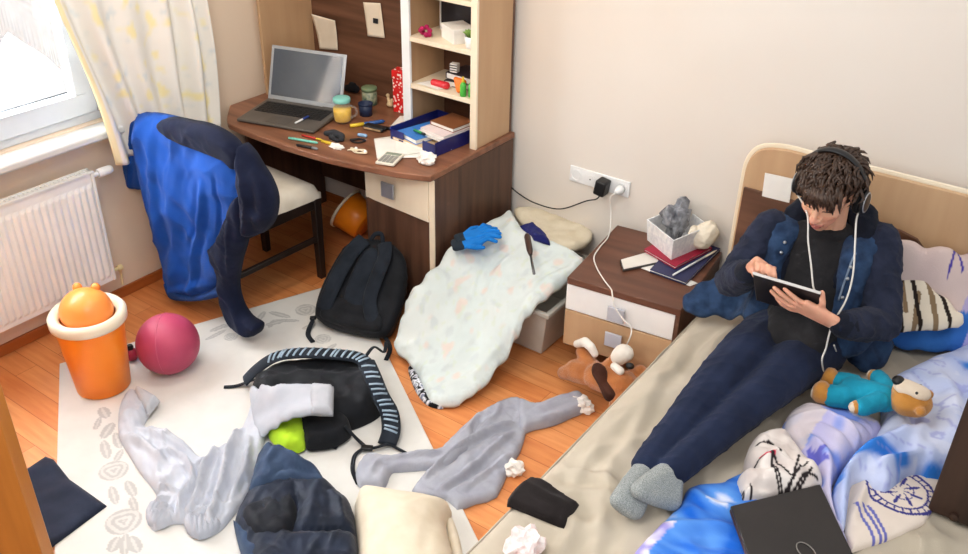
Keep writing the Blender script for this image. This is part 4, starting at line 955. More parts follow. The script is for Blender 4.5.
# ================================================================ cream cushion
m_cush = fabric('cream cushion cover', '#e3d8c4', '#d8cbb4', bump=.15)
cu = pad('cushion', [(-1.681,1.652,0.06),(-1.557,1.733,0.06),(-1.395,1.796,0.06),(-1.352,1.725,0.06),(-1.194,1.582,0.06),(-1.03,1.386,0.06),(-1.128,1.272,0.06),(-1.354,1.32,0.06),(-1.525,1.488,0.06)], m_cush, base=RZ, h=.12, w=.16, edge=.02, step=.014, namp=.006, nscale=8, folds=[([(-1.367,1.744,0.1),(-1.343,1.63,0.1),(-1.278,1.524,0.1)],.025,-.012),([(-1.611,1.594,0.1),(-1.499,1.567,0.1)],.03,.01)])
tag(cu, 'cream cushion on the rug in front of the grey hoodie', 'cushion')
pad('cushion_flap', [(-1.387,1.769,0.04),(-1.371,1.781,0.04),(-1.287,1.716,0.04),(-1.185,1.611,0.04),(-1.062,1.468,0.04),(-1.081,1.454,0.04),(-1.212,1.591,0.04)], fabric('cream flap', '#ece2d0', '#dfd3bd'), cu, base=.004, h=.02, w=.03, edge=.008, step=.012)

# ================================================================ grey hoodie on the bare floor
m_gh = fabric('mid grey jersey', '#a9abb5', '#9799a5', bump=.2, scale=12)
gb_ = [(-1.614,2.013,0.02),(-1.625,2.131,0.02),(-1.63,2.245,0.02),(-1.612,2.359,0.02),(-1.592,2.414,0.02),(-1.558,2.455,0.02),(-1.498,2.43,0.02),(-1.431,2.329,0.02),(-1.373,2.195,0.02),(-1.354,2.096,0.02),(-1.31,1.959,0.02),(-1.348,1.888,0.02),(-1.383,1.826,0.02),(-1.437,1.839,0.02),(-1.52,1.783,0.02),(-1.564,1.804,0.02),(-1.585,1.902,0.02)]
gh = pad('grey_hoodie', gb_, m_gh, base=.003, h=.018, w=.03, edge=.007, step=.008, namp=.004, nscale=18, crease=(.006, 14), n_sm=2,
  folds=[([(-1.479,2.285,0.02),(-1.517,2.206,0.02),(-1.546,2.106,0.02),(-1.558,1.988,0.02),(-1.56,1.87,0.02)],.009,.034),([(-1.447,2.251,0.02),(-1.453,2.148,0.02),(-1.457,1.999,0.02),(-1.48,1.855,0.02)],.010,.020),([(-1.36,2.098,0.02),(-1.42,2.039,0.02),(-1.449,1.941,0.02),(-1.452,1.864,0.02)],.007,-.018),([(-1.62,2.283,0.02),(-1.594,2.183,0.02),(-1.577,2.11,0.02)],.010,.016),([(-1.586,2.371,0.02),(-1.555,2.287,0.02),(-1.564,2.206,0.02)],.010,.012),([(-1.381,2.155,0.02),(-1.399,2.042,0.02),(-1.411,1.907,0.02)],.010,.012),([(-1.493,2.395,0.02),(-1.468,2.308,0.02),(-1.503,2.252,0.02)],.010,.012),([(-1.596,2.211,0.02),(-1.598,2.24,0.02),(-1.565,2.234,0.02)],.005,-.014)])
tag(gh, 'grey hoodie spread on the floor between the rug and the bed', 'hoodie')
pad('sleeve', [(-1.544,2.434,0.03),(-1.473,2.449,0.03),(-1.446,2.508,0.03),(-1.418,2.561,0.03),(-1.381,2.614,0.03),(-1.326,2.6,0.03),(-1.306,2.536,0.03),(-1.325,2.484,0.03),(-1.352,2.41,0.03),(-1.4,2.337,0.03),(-1.439,2.293,0.03)], m_gh, gh, base=.004, h=.035, w=.03, edge=.008, step=.009, namp=.006, nscale=20, folds=[([(-1.452,2.38,0.03),(-1.409,2.458,0.03),(-1.351,2.549,0.03)],.010,.012),([(-1.401,2.373,0.03),(-1.359,2.45,0.03)],.008,.008)])
pad('sleeve', [(-1.792,1.771,0.03),(-1.804,1.842,0.03),(-1.726,1.88,0.03),(-1.669,1.964,0.03),(-1.606,2.032,0.03),(-1.607,2.188,0.03),(-1.541,2.137,0.03),(-1.533,1.98,0.03),(-1.591,1.91,0.03),(-1.656,1.848,0.03),(-1.675,1.821,0.03),(-1.648,1.747,0.03),(-1.712,1.704,0.03),(-1.757,1.727,0.03)], m_gh, gh, base=RZ*.8, h=.03, w=.03, edge=.008, step=.009, namp=.006, nscale=20, folds=[([(-1.719,1.839,0.03),(-1.665,1.914,0.03),(-1.588,1.992,0.03)],.008,.014),([(-1.706,1.734,0.03),(-1.731,1.804,0.03),(-1.725,1.862,0.03)],.010,.012),([(-1.669,1.864,0.03),(-1.597,1.945,0.03),(-1.573,2.044,0.03)],.007,-.010)])
crumple('crumpled_tissue', V((-1.32,2.556,0)), .040, m_paper, 'crumpled white tissue at the grey hoodie sleeve end on floor', 'tissue', seed=13, sx=1.0, sz=.8)
crumple('crumpled_tissue', V((-1.334,2.099,0)), .032, m_paper, 'crumpled white tissue between grey hoodie and black shorts', 'tissue', seed=23, sx=1.1, sz=.9)

# ================================================================ first backpack leaning on the desk cupboard
A0, A1 = V((-2.514,2.351,0)), V((-2.205,2.432,0))
U_ = (A1-A0).normalized(); Nf = V((U_.y, -U_.x, 0)); lean = math.radians(45)
W_ = (V((0,0,1))*math.cos(lean)-Nf*math.sin(lean)); N_ = U_.cross(W_)
if N_.z < 0: N_ = -N_
O_ = (A0+A1)/2+V((0,0,.052))-U_*.030
FR = (O_, U_, W_, N_)
def fp(a, b, n_=0.): return O_+U_*a+W_*b+N_*n_
bp1 = thing('leaning_backpack', 'black backpack leaning back against the desk cupboard', 'backpack', V((O_.x, O_.y, 0)))
bag = [fp(-.185,.02), fp(-.195,.12), fp(-.175,.25), fp(-.14,.35), fp(-.07,.395), fp(.03,.405), fp(.10,.385), fp(.16,.33), fp(.195,.22), fp(.195,.08), fp(.165,-.01), fp(.06,-.03), fp(-.08,-.03), fp(-.15,-.01)]
pad('bag_body', bag, m_bp, bp1, h=.03, w=.05, edge=.004, step=.013, frame=FR, namp=.006, nscale=10, back=lambda a, b, d: .13*(1-1.5*max(0, min(.42, b)))*math.sqrt(max(0, 1-(1-min(1, d/.09))**2)))
pad('back_padding', [fp(-.06,.10,0), fp(-.05,.3), fp(0,.36), fp(.06,.3), fp(.07,.1)], m_bp2, bp1, h=.012, w=.03, edge=.004, step=.012, frame=(fp(0,0,.028), U_, W_, N_))
pad('bottom_panel', [fp(-.15,.01), fp(-.10,.11), fp(.10,.11), fp(.15,.01), fp(0,-.012)], m_bp, bp1, h=.014, w=.03, edge=.004, step=.012, frame=(fp(0,0,.024), U_, W_, N_), folds=[([fp(-.1,.05), fp(0,.045), fp(.1,.05)],.008,-.008)])
for path, w_ in (([fp(-.045,.385,.045), fp(-.075,.32,.06), fp(-.10,.22,.065), fp(-.12,.12,.055), fp(-.14,.04,.03)], .075), ([fp(.055,.385,.045), fp(.08,.32,.06), fp(.075,.22,.065), fp(.07,.12,.05), (fp(.11,.03,.03))], .065)):
    b = MB(); b.tube(catmull(path, 7), w_/2, n=12, flat=(1, .3), up=N_); b.build('shoulder_strap', m_bp2, bp1, smooth=True)
b = MB(); b.tube(catmull([fp(-.025,.39,.02), fp(-.01,.42,.03), fp(.02,.425,.03), fp(.035,.39,.02)], 6), .010, n=8); b.build('grab_loop', m_bp2, bp1, smooth=True)
web('webbing', [fp(-.14,.04,.03), fp(-.175,.02,.0), (-2.574,2.329,0.03), (-2.539,2.267,0.014), (-2.48,2.238,0.012)], .022, bp1)
web('webbing', [fp(.11,.03,.03), fp(.15,.0,-.02), (-2.17,2.387,0.03), (-2.141,2.327,0.014)], .02, bp1)
b = MB(); c = V((-2.582,2.344,0.04)); b.box((-.014,-.01,-.006),(.014,.01,.006), frame2(c, 40)); b.build('buckle', m_black, bp1, bevel=.003)

# ================================================================ orange bucket under the desk
oc = V((-2.93, 3.06, 0)); OM = Matrix.Translation(oc+V((0,0,.115))) @ Matrix.Rotation(math.radians(74), 4, V((.75,.66,0)))
b = MB(); bk_ = thing('orange_bucket', 'orange plastic bucket with cream rim under the desk', 'bucket', oc)
OM3 = axes((-.82,-.12,.42)); b.lathe([(.085,-.02),(.09,-.016),(.108,.12),(.105,.12),(.086,-.012),(0,-.012)], c=OM.translation, M=OM3, n=36); b.build('bucket_body', m_org, bk_, smooth=True)
b = MB(); b.lathe([(.106,.108),(.115,.110),(.116,.122),(.107,.124)], c=OM.translation, M=OM3, n=36, loop=True); b.build('rim', m_rim, bk_, smooth=True)

# ================================================================ quilt over the tub
fl1, fl2, fl3 = lin('#d8dfdd'), lin('#c9d2d3'), lin('#decfc6')
def quilt_col(x, y, d):
    c = mixc(fl1, lin('#cfdbda'), .5+nz((x, y, 0), 6, 3))
    g = nz((x, y, 0), 26, 2); h_ = nz((x, y, 0), 19, 8)
    if g > .26: c = mixc(c, fl2, min(1, (g-.26)*6)*.9)
    if h_ > .33: c = mixc(c, fl3, min(1, (h_-.33)*6)*.8)
    k = nz((x, y, 0), 40, 5)
    if k > .38: c = mixc(c, lin('#cfd9c6'), .5)
    if .012 < d < .017: c = mixc(c, lin('#c9d0cc'), .6)
    return c
m_quilt = cfab('pale floral quilt', bump=.15)
q3 = [V(p) for p in [(-2.066,3.125,0.4),(-2.089,3.056,0.39),(-2.121,2.909,0.375),(-2.137,2.769,0.345),(-2.134,2.619,0.3),(-2.158,2.539,0.25),(-2.17,2.499,0.2),(-2.147,2.457,0.16),(-2.137,2.377,0.07),(-2.089,2.358,0.04),(-1.994,2.341,0.015),(-1.887,2.267,0.012),(-1.8,2.216,0.01),(-1.725,2.255,0.012),(-1.702,2.315,0.03),(-1.68,2.379,0.05),(-1.672,2.518,0.1),(-1.665,2.611,0.17),(-1.659,2.64,0.26),(-1.628,2.707,0.31),(-1.604,2.781,0.335),(-1.587,2.852,0.35),(-1.568,2.907,0.36),(-1.594,2.99,0.37),(-1.669,3.008,0.38),(-1.785,3.007,0.39),(-1.88,3.001,0.395),(-1.984,3.052,0.4)]]
qb = idw(q3)
qm = pad('floral_quilt', q3, m_quilt, base=qb, h=.028, w=.05, edge=.010, step=.009, color=quilt_col, n_sm=3, namp=.010, nscale=9, crease=(.012, 8), back=lambda a, b, d: .004,
   folds=[([(-1.647,2.449,0.2),(-1.64,2.242,0.2),(-1.637,2.116,0.2)],.016,.014),([(-1.712,2.684,0.25),(-1.654,2.457,0.25),(-1.599,2.236,0.25)],.016,-.012),([(-1.655,2.803,0.3),(-1.697,2.693,0.3),(-1.637,2.464,0.3)],.02,.012),([(-1.626,2.925,0.35),(-1.674,2.805,0.35),(-1.712,2.677,0.35)],.018,-.012),([(-2,3.063,0.36),(-1.891,2.826,0.36),(-1.822,2.621,0.36)],.03,.010),([(-2.02,2.543,0.3),(-1.973,2.387,0.3),(-1.892,2.226,0.3)],.02,.008),([(-1.951,2.323,0.1),(-1.816,2.219,0.1),(-1.734,2.179,0.1)],.012,.010)])
tag(qm, 'pale floral quilt draped from the plastic tub down to the floor', 'quilt')
# patterned scarf end at the quilt's lower edge
def scarf_col(x, y, d):
    g = nz((x, y, 0), 60, 1); return lin('#15161a') if g > .02 else (lin('#e6e8ee') if g > -.25 else lin('#7d8296'))
pt = pad('patterned_scarf', [(-2.033,2.342,0.012),(-2.03,2.371,0.012),(-1.95,2.319,0.012),(-1.882,2.287,0.012),(-1.812,2.283,0.012),(-1.788,2.278,0.012),(-1.759,2.228,0.012),(-1.808,2.207,0.012),(-1.864,2.22,0.012),(-1.936,2.263,0.012)], cfab('black and white print'), base=.003, h=.014, w=.012, edge=.004, step=.006, color=scarf_col, namp=.004, nscale=40)
tag(pt, 'black and white patterned scarf end under the quilt hem on floor', 'scarf')
# towel and blue cloth in the tub
m_tow = fabric('cream towel', '#e2d8c2', '#d6cab0')
tz = [V(p) for p in [(-2.104,3.208,0.36),(-2.091,3.308,0.345),(-1.921,3.322,0.34),(-1.749,3.304,0.335),(-1.704,3.208,0.335),(-1.72,3.08,0.345),(-1.87,3.068,0.36)]]
tw2 = pad('cream_towel', tz, m_tow, base=idw(tz), h=.012, w=.03, edge=.012, step=.010, namp=.006, crease=(.010, 12), back=lambda a, b, d: .005); tag(tw2, 'cream towel heaped in the top of the plastic tub', 'towel')
tz = [V(p) for p in [(-1.966,3.042,0.4),(-1.938,3.112,0.4),(-1.821,3.036,0.41),(-1.749,2.954,0.425),(-1.822,2.942,0.43)]]
bl2 = pad('blue_cloth', tz, fabric('royal navy cloth', '#25296e', '#1c1f57'), base=idw(tz), h=.010, w=.02, edge=.008, step=.008, smooth=False, crease=(.008, 16), back=lambda a, b, d: .003); tag(bl2, 'dark blue cloth showing behind the top edge of the quilt', 'cloth')
# work gloves and tool on the quilt
m_glb = fabric('bright blue knit', '#1f7fd6', '#176cbd', bscale=600); m_glk = fabric('black glove palm', '#26303a', '#1a222b')
def glove(label, wrist, tip, spread, m, lift, flip=1):
    wrist, tip = V(wrist), V(tip); d = (tip-wrist).normalized(); L_ = (tip-wrist).length; n_ = V((0,0,1)); s = d.cross(n_).normalized(); n_ = s.cross(d)
    b = Blob(); k = L_/.20
    P = lambda a, c_, h_=0.: wrist+d*(a*k)+s*(c_*k*flip)+n_*h_
    b.hull((P(.0,-.028,.01),.014*k),(P(.0,.028,.01),.014*k),(P(.09,-.035,.012),.014*k),(P(.09,.033,.012),.014*k))
    for i, (c0, c1, ln) in enumerate(((-.033,-.05,.165),(-.012,-.018,.19),(.011,.013,.185),(.032,.045,.16))):
        b.chain([P(.085,c0,.012), P((.085+ln)/2,(c0+c1)/2,.018+.004*i), P(ln,c1,.010)], [.012*k,.0115*k,.0095*k])
    b.chain([P(.025,.035,.012), P(.06,.068,.014), P(.095,.075,.010)], [.013*k,.012*k,.010*k])
    t = b.build('work_glove', m, voxel=.0035, sm=3); tag(t, label, 'glove', None)
    c = Blob(); c.hull((P(-.03,-.03,.01),.013*k),(P(-.03,.03,.01),.013*k),(P(.004,-.031,.011),.0145*k),(P(.004,.031,.011),.0145*k)); c.build('cuff', m_glk, t, voxel=.0035, sm=2)
    return t
glove('bright blue work glove with black cuff lying on the quilt top', (-2.053,2.73,0.415), (-1.927,2.86,0.445), 1, m_glb, 0)
glove('blue work glove partly beneath the other glove on the quilt', (-2.068,2.764,0.425), (-1.958,2.881,0.455), 1, m_glb, 0, -1)
ta, tb = V((-1.839,2.91,0.462)), V((-1.646,2.671,0.452))
ch_ = thing('chisel', 'dark handled chisel lying on the quilt', 'chisel', ta)
m_hdl = wood('dark brown tool handle', '#4a3128', '#36231c', 2)
b = MB(); b.tube([ta, ta.lerp(tb,.05), ta.lerp(tb,.4), ta.lerp(tb,.52)], [.010,.014,.013,.008], n=12); b.build('handle', m_hdl, ch_, smooth=True)
b = MB(); b.tube([ta.lerp(tb,.5), ta.lerp(tb,.8), tb], [.005,.0055,.006], n=10, flat=(1,.6), up=(0,0,1)); b.build('blade', m_shaft, ch_, smooth=True)

# ================================================================ the person on the bed
def cvec(*a): return V(a)
m_skin = bpy.data.materials.new('skin'); m_skin.use_nodes = True
nt = m_skin.node_tree; N = nt.nodes; L_ = nt.links; pb = N['Principled BSDF']
va = N.new('ShaderNodeVertexColor'); va.layer_name = 'Col'
no = N.new('ShaderNodeTexNoise'); no.inputs['Scale'].default_value = 60; mr = N.new('ShaderNodeMapRange'); mr.inputs[3].default_value = .93; mr.inputs[4].default_value = 1.05
L_.new(no.outputs['Fac'], mr.inputs[0]); mx = N.new('ShaderNodeMix'); mx.data_type = 'RGBA'; mx.blend_type = 'MULTIPLY'; mx.inputs[0].default_value = 1
L_.new(va.outputs['Color'], mx.inputs[6]); L_.new(mr.outputs[0], mx.inputs[7]); L_.new(mx.outputs[2], pb.inputs['Base Color'])
pb.inputs['Roughness'].default_value = .5; pb.inputs['Subsurface Weight'].default_value = .12; pb.inputs['Subsurface Radius'].default_value = (.01, .004, .002); pb.inputs['Subsurface Scale'].default_value = .6
# joints
PEL = V((-.61, 2.745, .575)); BEL = V((-.62, 2.775, .68)); CHE = V((-.632, 2.835, .80)); NEC = V((-.634, 2.855, .910))
SHR, ELR, WRR = V((-.80, 2.82, .865)), V((-.865, 2.69, .70)), V((-.772, 2.57, .822))      # his right arm
SHL, ELL, WRL = V((-.475, 2.90, .885)), V((-.375, 2.715, .705)), V((-.462, 2.535, .762))  # his left arm
HIR, KNR, ANR = V((-.695, 2.68, .555)), V((-.728, 2.27, .580)), V((-0.741,1.867,0.525))
HIL, KNL, ANL = V((-.54, 2.70, .555)), V((-.602, 2.285, .565)), V((-0.678,1.881,0.535))
TOR, TOL = V((-0.746,1.708,0.52)), V((-0.707,1.747,0.55))
HC = V((-.637, 2.775, 1.066))                                                         # head centre
hf = V((-.07, -.93, -.36)).normalized(); hu = V((-.03, -.36, .93)); hu = (hu-hf*hu.dot(hf)).normalized(); hx = hf.cross(hu)   # forward, up, his left (+x in picture is -hx?)
if hx.x < 0: hx = -hx
HR = Matrix((hx, hf, hu)).transposed()
def H(x, y, z): return HC+HR @ V((x, y, z))
# tablet
TC = V((-.638, 2.50, .865)); tx = V((1, 0, .03)).normalized(); td = V((0, .50, -.866)); td = (td-tx*td.dot(tx)).normalized(); tn = tx.cross(td)
if tn.y > 0: tn = -tn                                     # tn: the back, towards the feet
def T(a, d, n_=0.): return TC+tx*a+td*d+tn*n_

def hand(b, wrist, palm_c, dirs, n_, side, w=.036, finger_tips=None, thumb=None, r=.0083):
    """palm slab from wrist to knuckles, then five separate finger chains given as joint lists"""
    d = (palm_c-wrist).normalized(); s = d.cross(n_).normalized()*side
    kn = palm_c
    b.hull((wrist, .020), (wrist+d*.02-s*.018, .014), (wrist+d*.02+s*.018, .014), (kn-s*w, .0105), (kn+s*w, .0115), (kn, .012))
    for ch, rr in finger_tips: b.chain(ch, [rr*1.12, rr*1.05, rr*.98, rr*.82])
    b.chain(thumb, [.0125, .0115, .0105, .0088])

B = Blob()
# trunk, neck
B.hull((PEL, (.11,.08,.07)), (BEL, (.10,.07,.07))).hull((BEL, (.10,.07,.07)), (CHE, (.115,.07,.08))).hull((CHE, (.11,.065,.07)), (SHR, .036), (SHL, .036), (NEC-V((0,0,.03)), .04))
B.hull((NEC-V((0,0,.03)), .055), (H(0,-.035,-.06), .052))
# limbs
B.chain([SHR, ELR, WRR], [.048,.038,.025]); B.chain([SHL, ELL, WRL], [.048,.038,.026])
B.chain([HIR, KNR, ANR], [.075,.052,.036]); B.chain([HIL, KNL, ANL], [.075,.052,.036])
B.hull((ANR, .03), (TOR, .014)); B.hull((ANL, .03), (TOL, .014))
# head
B.hull((H(0,-.005,.035), (.074,.094,.082), HR))
B.hull((H(0,.028,.0), (.066,.066,.06), HR), (H(0,.045,-.055), (.05,.045,.03), HR), (H(0,.066,-.092), (.020,.016,.014), HR))
B.hull((H(-.034,.076,.026), .014), (H(.034,.076,.026), .014))
B.hull((H(0,.090,.012), .0085), (H(0,.112,-.026), .0105)); B.hull((H(-.013,.098,-.032), .0085), (H(.013,.098,-.032), .0085), (H(0,.110,-.030), .009))
B.hull((H(-.042,.06,-.018), .020), (H(-.03,.066,-.03), .018)); B.hull((H(.042,.06,-.018), .020), (H(.03,.066,-.03), .018))
for sx in (-1, 1):
    B.hull((H(sx*.032,.074,.004), (.014,.011,.009), HR)); B.hull((H(sx*.076,-.004,.002), (.007,.018,.028), HR), (H(sx*.080,-.014,.010), (.006,.014,.016), HR))
B.hull((H(-.019,.089,-.0585), .005), (H(0,.096,-.056), .007), (H(.019,.089,-.0585), .005)); B.hull((H(-.015,.088,-.069), .005), (H(0,.093,-.070), .008), (H(.015,.088,-.069), .005))
# his left hand: spread behind the tablet, thumb over its right edge
kn = T(.062, .075, .020)
fingers = [([kn+tx*.022-td*.016, T(.048,.045,.022), T(.022,.026,.020), T(.0,.014,.014)], .0084),
           ([kn+tx*.004, T(.030,.062,.024), T(-.004,.040,.021), T(-.033,.024,.014)], .0088),
           ([kn-tx*.012+td*.012, T(.018,.086,.024), T(-.018,.066,.021), T(-.044,.050,.014)], .0086),
           ([kn-tx*.016+td*.030, T(.018,.110,.022), T(-.010,.098,.020), T(-.030,.084,.013)], .0076)]
hand(B, WRL, kn, None, tn, 1, w=.030, finger_tips=fingers, thumb=[WRL.lerp(kn,.35)+tx*.018, T(.112,.07,.012), T(.114,.038,.008), T(.106,.012,-.010)])
# his right hand: over the top left edge, fingers reaching onto the screen
kr = T(-.092, .016, -.050)
fingers = []
for i, (a0, a1, dd, ln) in enumerate(((-.106,-.100,.0,.028),(-.090,-.080,-.006,.034),(-.073,-.060,-.004,.034),(-.057,-.042,.002,.026))):
    k0 = T(a0, .014, -.046)
    fingers.append(([k0, T(a0*.6+a1*.4, -.008+dd, -.030), T(a1, -.002+dd, -.016), T(a1+.004, .018, -.009)], .0084 if i < 3 else .0075))
hand(B, WRR, kr, None, -tn, 1, w=.028, finger_tips=fingers, thumb=[WRR.lerp(kr,.4)+V((-.012,-.012,.0)), T(-.118,.03,-.028), T(-.108,.034,-.016), T(-.092,.040,-.010)])
SK, LIP, BRW = lin('#dfa98c'), lin('#c2736a'), lin('#3a2720')
def skin_paint(p):
    q = HR.transposed() @ (p-HC); c = SK
    if q.length < .16 and q.y > .03:
        ax = abs(q.x)
        if abs(q.z+.058) < .0055*(1-min(1,(ax/.024)**2))+.001 and ax < .023 or (abs(q.z+.070) < .0075*(1-min(1,(ax/.022)**2)) and ax < .02): c = LIP
        elif abs(q.z+.0638) < .0022 and ax < .022: c = lin('#7d4540')
        elif abs(q.z-.027-.004*math.cos(ax*40)) < .0055 and .012 < ax < .052: c = BRW
        elif abs(q.z-.001+.10*(ax-.032)**2*8) < .0028 and .017 < ax < .047: c = lin('#4a3028')
        elif q.z < -.02 and .02 < ax < .06: c = mixc(SK, lin('#d98b76'), .5)
        elif q.y > .105 and q.z < -.01: c = mixc(SK, lin('#d98b76'), .45)
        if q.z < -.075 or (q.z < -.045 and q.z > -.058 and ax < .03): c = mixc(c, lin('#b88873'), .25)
    elif (p-WRL).length < .2 or (p-WRR).length < .2:
        c = mixc(SK, lin('#d68f76'), .35+.3*nz(p, 40, 2))
    return c
person = B.build('person', m_skin, None, voxel=.0042, sm=3, paint=skin_paint)
tag(person, 'person with headphones half sitting on the bed against the headboard, reading a tablet', 'person')

# clothing
m_jean = fabric('dark indigo jeans', '#232c45', '#171e33', bump=.35, bscale=500, scale=7)
m_shirt = fabric('charcoal knit top', '#2b2a2c', '#222123', bscale=400)
m_denim = fabric('blue denim jacket', '#304767', '#1c2b45', bump=.3, bscale=450, scale=22)
m_slv = fabric('dark navy sleeve jersey', '#2b3043', '#1e2333', bscale=420, scale=16)
m_hood = fabric('dark hood jersey', '#1a1e2b', '#131722', bscale=400)
m_sock = fabric('speckled grey knit sock', '#b0b4b2', '#747b7b', bump=.9, bscale=330, scale=420)
def wrinkle(amp, sc, sd):
    def f(p, n):
        r1 = max(0, 1-2.6*abs(noise.noise(p*sc*.8+V((sd,0,0)))))**2; r2 = max(0, 1-3*abs(noise.noise(p*sc*1.5+V((0,sd,0)))))**2
        return p+n*amp*(.7*noise.noise(p*sc*.8+V((sd,0,0)))+.55*r1+.25*r2-.25)
    return f
J = Blob()
J.hull((PEL+V((0,0,-.01)), (.155,.12,.095)), (HIR, .092), (HIL, .092)); J.hull((HIR, .095), (HIL, .095))
def leg(b, h, k, a, R):
    m1 = h.lerp(k, .5)+V((0,0,.012)); m2 = k.lerp(a, .45)
    b.chain([h, m1, k, m2, a], R)
leg(J, HIR, KNR, ANR, [.098,.086,.068,.060,.050]); leg(J, HIL, KNL, ANL, [.098,.086,.067,.058,.048])
def jw(p, n):
    q = p.y
    a = .30*(.008*max(0, 1-2.4*abs(noise.noise(V((p.x*9+p.y*4, p.y*13, p.z*10)))))**2+.006*noise.noise(p*9)+.007*max(0, 1-3*abs(noise.noise(V((p.x*12, p.y*20-p.x*9, p.z*8)))))**2-.004)
    return p+n*a
J.build('jeans', m_jean, person, voxel=.006, sm=3, warp=jw, label='dark blue jeans')
S = Blob(); S.hull((PEL+V((0,.0,.03)), (.150,.115,.08)), (BEL, (.14,.105,.08))); S.hull((BEL, (.14,.105,.08)), (CHE, (.15,.105,.10))); S.hull((CHE, (.15,.105,.09)), (NEC-V((0,.004,.022)), (.082,.076,.03)), (SHR.lerp(SHL,.25), .05), (SHR.lerp(SHL,.75), .05)); S.hull((NEC-V((0,.004,.02)), (.074,.070,.03)), (NEC+V((0,-.018,.012)), (.066,.062,.012)))
S.hull((PEL+V((-.04,-.17,.045)), .05), (PEL+V((.07,-.17,.04)), .05), (PEL+V((-.06,-.02,.06)), .07), (PEL+V((.06,-.02,.06)), .07)); S.hull((PEL+V((-.05,-.10,.03)), .055), (PEL+V((.06,-.10,.03)), .055), (BEL, (.13,.10,.06))); S.build('shirt', m_shirt, person, voxel=.007, sm=6, warp=wrinkle(.008, 16, 2), label='charcoal crew neck top')
# jacket: two front halves and a back, open in front
C = Blob(); f_ = V((.10, -.99, 0)).normalized()
for sd, SH in ((-1, SHR), (1, SHL)):
    ox = .115*sd
    C.hull((CHE+V((ox,.0,.06)), (.055,.095,.06)), (SH, .058), (NEC+V((.07*sd,.01,-.03)), .03))
    C.hull((CHE+V((ox*1.05,.0,.05)), (.06,.112,.05)), (BEL+V((ox*1.15,.0,.0)), (.055,.115,.06)))
    C.hull((BEL+V((ox*1.15,.0,.0)), (.055,.115,.06)), (PEL+V((ox*1.35,.02,.015)), (.06,.115,.05)))
C.hull((CHE+V((0,.06,.03)), (.17,.06,.10)), (BEL+V((0,.06,0)), (.165,.06,.08)), (PEL+V((0,.08,0)), (.17,.06,.05)))
jk = C.build('jacket', m_denim, person, voxel=.006, sm=5, warp=wrinkle(.009, 17, 5), label='blue denim jacket worn open')
def sleeve(SH, EL, WR, k):
    A = Blob(); A.chain([SH, SH.lerp(EL,.5), EL, EL.lerp(WR,.5), EL.lerp(WR,.86)], [.070,.066,.060,.054,.045])
    A.build('sleeve', m_slv, jk, voxel=.0055, sm=4, warp=wrinkle(.009, 22, k), label='darker jersey sleeve of the jacket')
    q = Blob(); q.hull((EL.lerp(WR,.84), .046), (EL.lerp(WR,.95), .040)); q.build('cuff', m_hood, jk, voxel=.005, sm=2)
sleeve(SHR, ELR, WRR, 3); sleeve(SHL, ELL, WRL, 8)
from mathutils.bvhtree import BVHTree
jm = jk.data; bvh = BVHTree.FromPolygons([v.co[:] for v in jm.vertices], [tuple(q.vertices) for q in jm.polygons]); OJ = org(jk)
def snap(pts, off):
    out = []
    for p in pts:
        h = bvh.find_nearest(V(p)-OJ); out.append(h[0]+OJ+h[1]*off)
    return out
def smooth_path(P):
    for _ in range(14): P = [P[0]]+[(P[i-1]+P[i]*2+P[i+1])/4 for i in range(1, len(P)-1)]+[P[-1]]
    return P
m_seam2 = fabric('pale worn denim seam', '#8493a6', '#65768c')
for pth in [[(-0.523,2.69,0.971),(-0.522,2.69,0.9),(-0.521,2.69,0.82),(-0.516,2.69,0.755)]]:
    b = MB(); b.tube(smooth_path(snap(catmull(pth, 8), .004)), .0034, n=6); b.build('seam', m_seam2, jk, smooth=True)
m_btn = mat('dull metal button', '#a9adb2', '#94989e', rough=.35, metal=.6)
for q in snap([(-0.51,2.69,0.897),(-0.508,2.69,0.833),(-0.506,2.69,0.767),(-0.704,2.69,0.896),(-0.711,2.69,0.849)], .003):
    b = MB(); b.ell(q, .006, n=10, m=6); b.build('button', m_btn, jk, smooth=True)
# hood and collar behind the neck
Hd = Blob(); ring_ = [V((-.10,-.055,-.05)), V((-.115,.02,.0)), V((-.08,.085,.03)), V((0,.11,.035)), V((.08,.085,.03)), V((.115,.02,.0)), V((.10,-.055,-.05))]
Hd.chain([NEC+p for p in ring_], [.026,.042,.05,.05,.05,.042,.026]); Hd.chain([NEC+V((-.105,-.04,-.03)), NEC+V((-.085,-.105,-.12)), NEC+V((-.075,-.13,-.21))], [.026,.020,.014]); Hd.chain([NEC+V((.105,-.04,-.03)), NEC+V((.085,-.10,-.12)), NEC+V((.08,-.125,-.21))], [.026,.020,.014])
Hd.build('hood', m_hood, jk, voxel=.006, sm=5, warp=wrinkle(.006, 22, 1), label='black hood lying around the neck')
# tail of the jacket spread over the sheet
tl = [V(p) for p in [(-0.762,2.772,0.66),(-0.867,2.862,0.64),(-0.953,2.863,0.6),(-1.016,2.826,0.56),(-1.063,2.786,0.51),(-1.033,2.737,0.49),(-0.972,2.735,0.485),(-0.889,2.761,0.5),(-0.779,2.705,0.54),(-0.694,2.688,0.6)]]
pad('jacket_hem', tl, m_denim, jk, base=idw(tl), h=.012, w=.02, edge=.008, step=.008, back=lambda a, b, d: .004, namp=.005, nscale=18, crease=(.008, 14), folds=[([(-1.042,2.796,0.5),(-0.953,2.864,0.5),(-0.85,2.9,0.5)],.010,.010)])
tl = [V(p) for p in [(-0.48,2.829,0.6),(-0.414,2.94,0.58),(-0.356,2.956,0.5),(-0.351,2.849,0.475),(-0.39,2.777,0.475),(-0.445,2.764,0.5)]]
pad('jacket_hem', tl, m_denim, jk, base=idw(tl), h=.022, w=.03, edge=.010, step=.010, back=lambda a, b, d: .004, namp=.006, nscale=18)
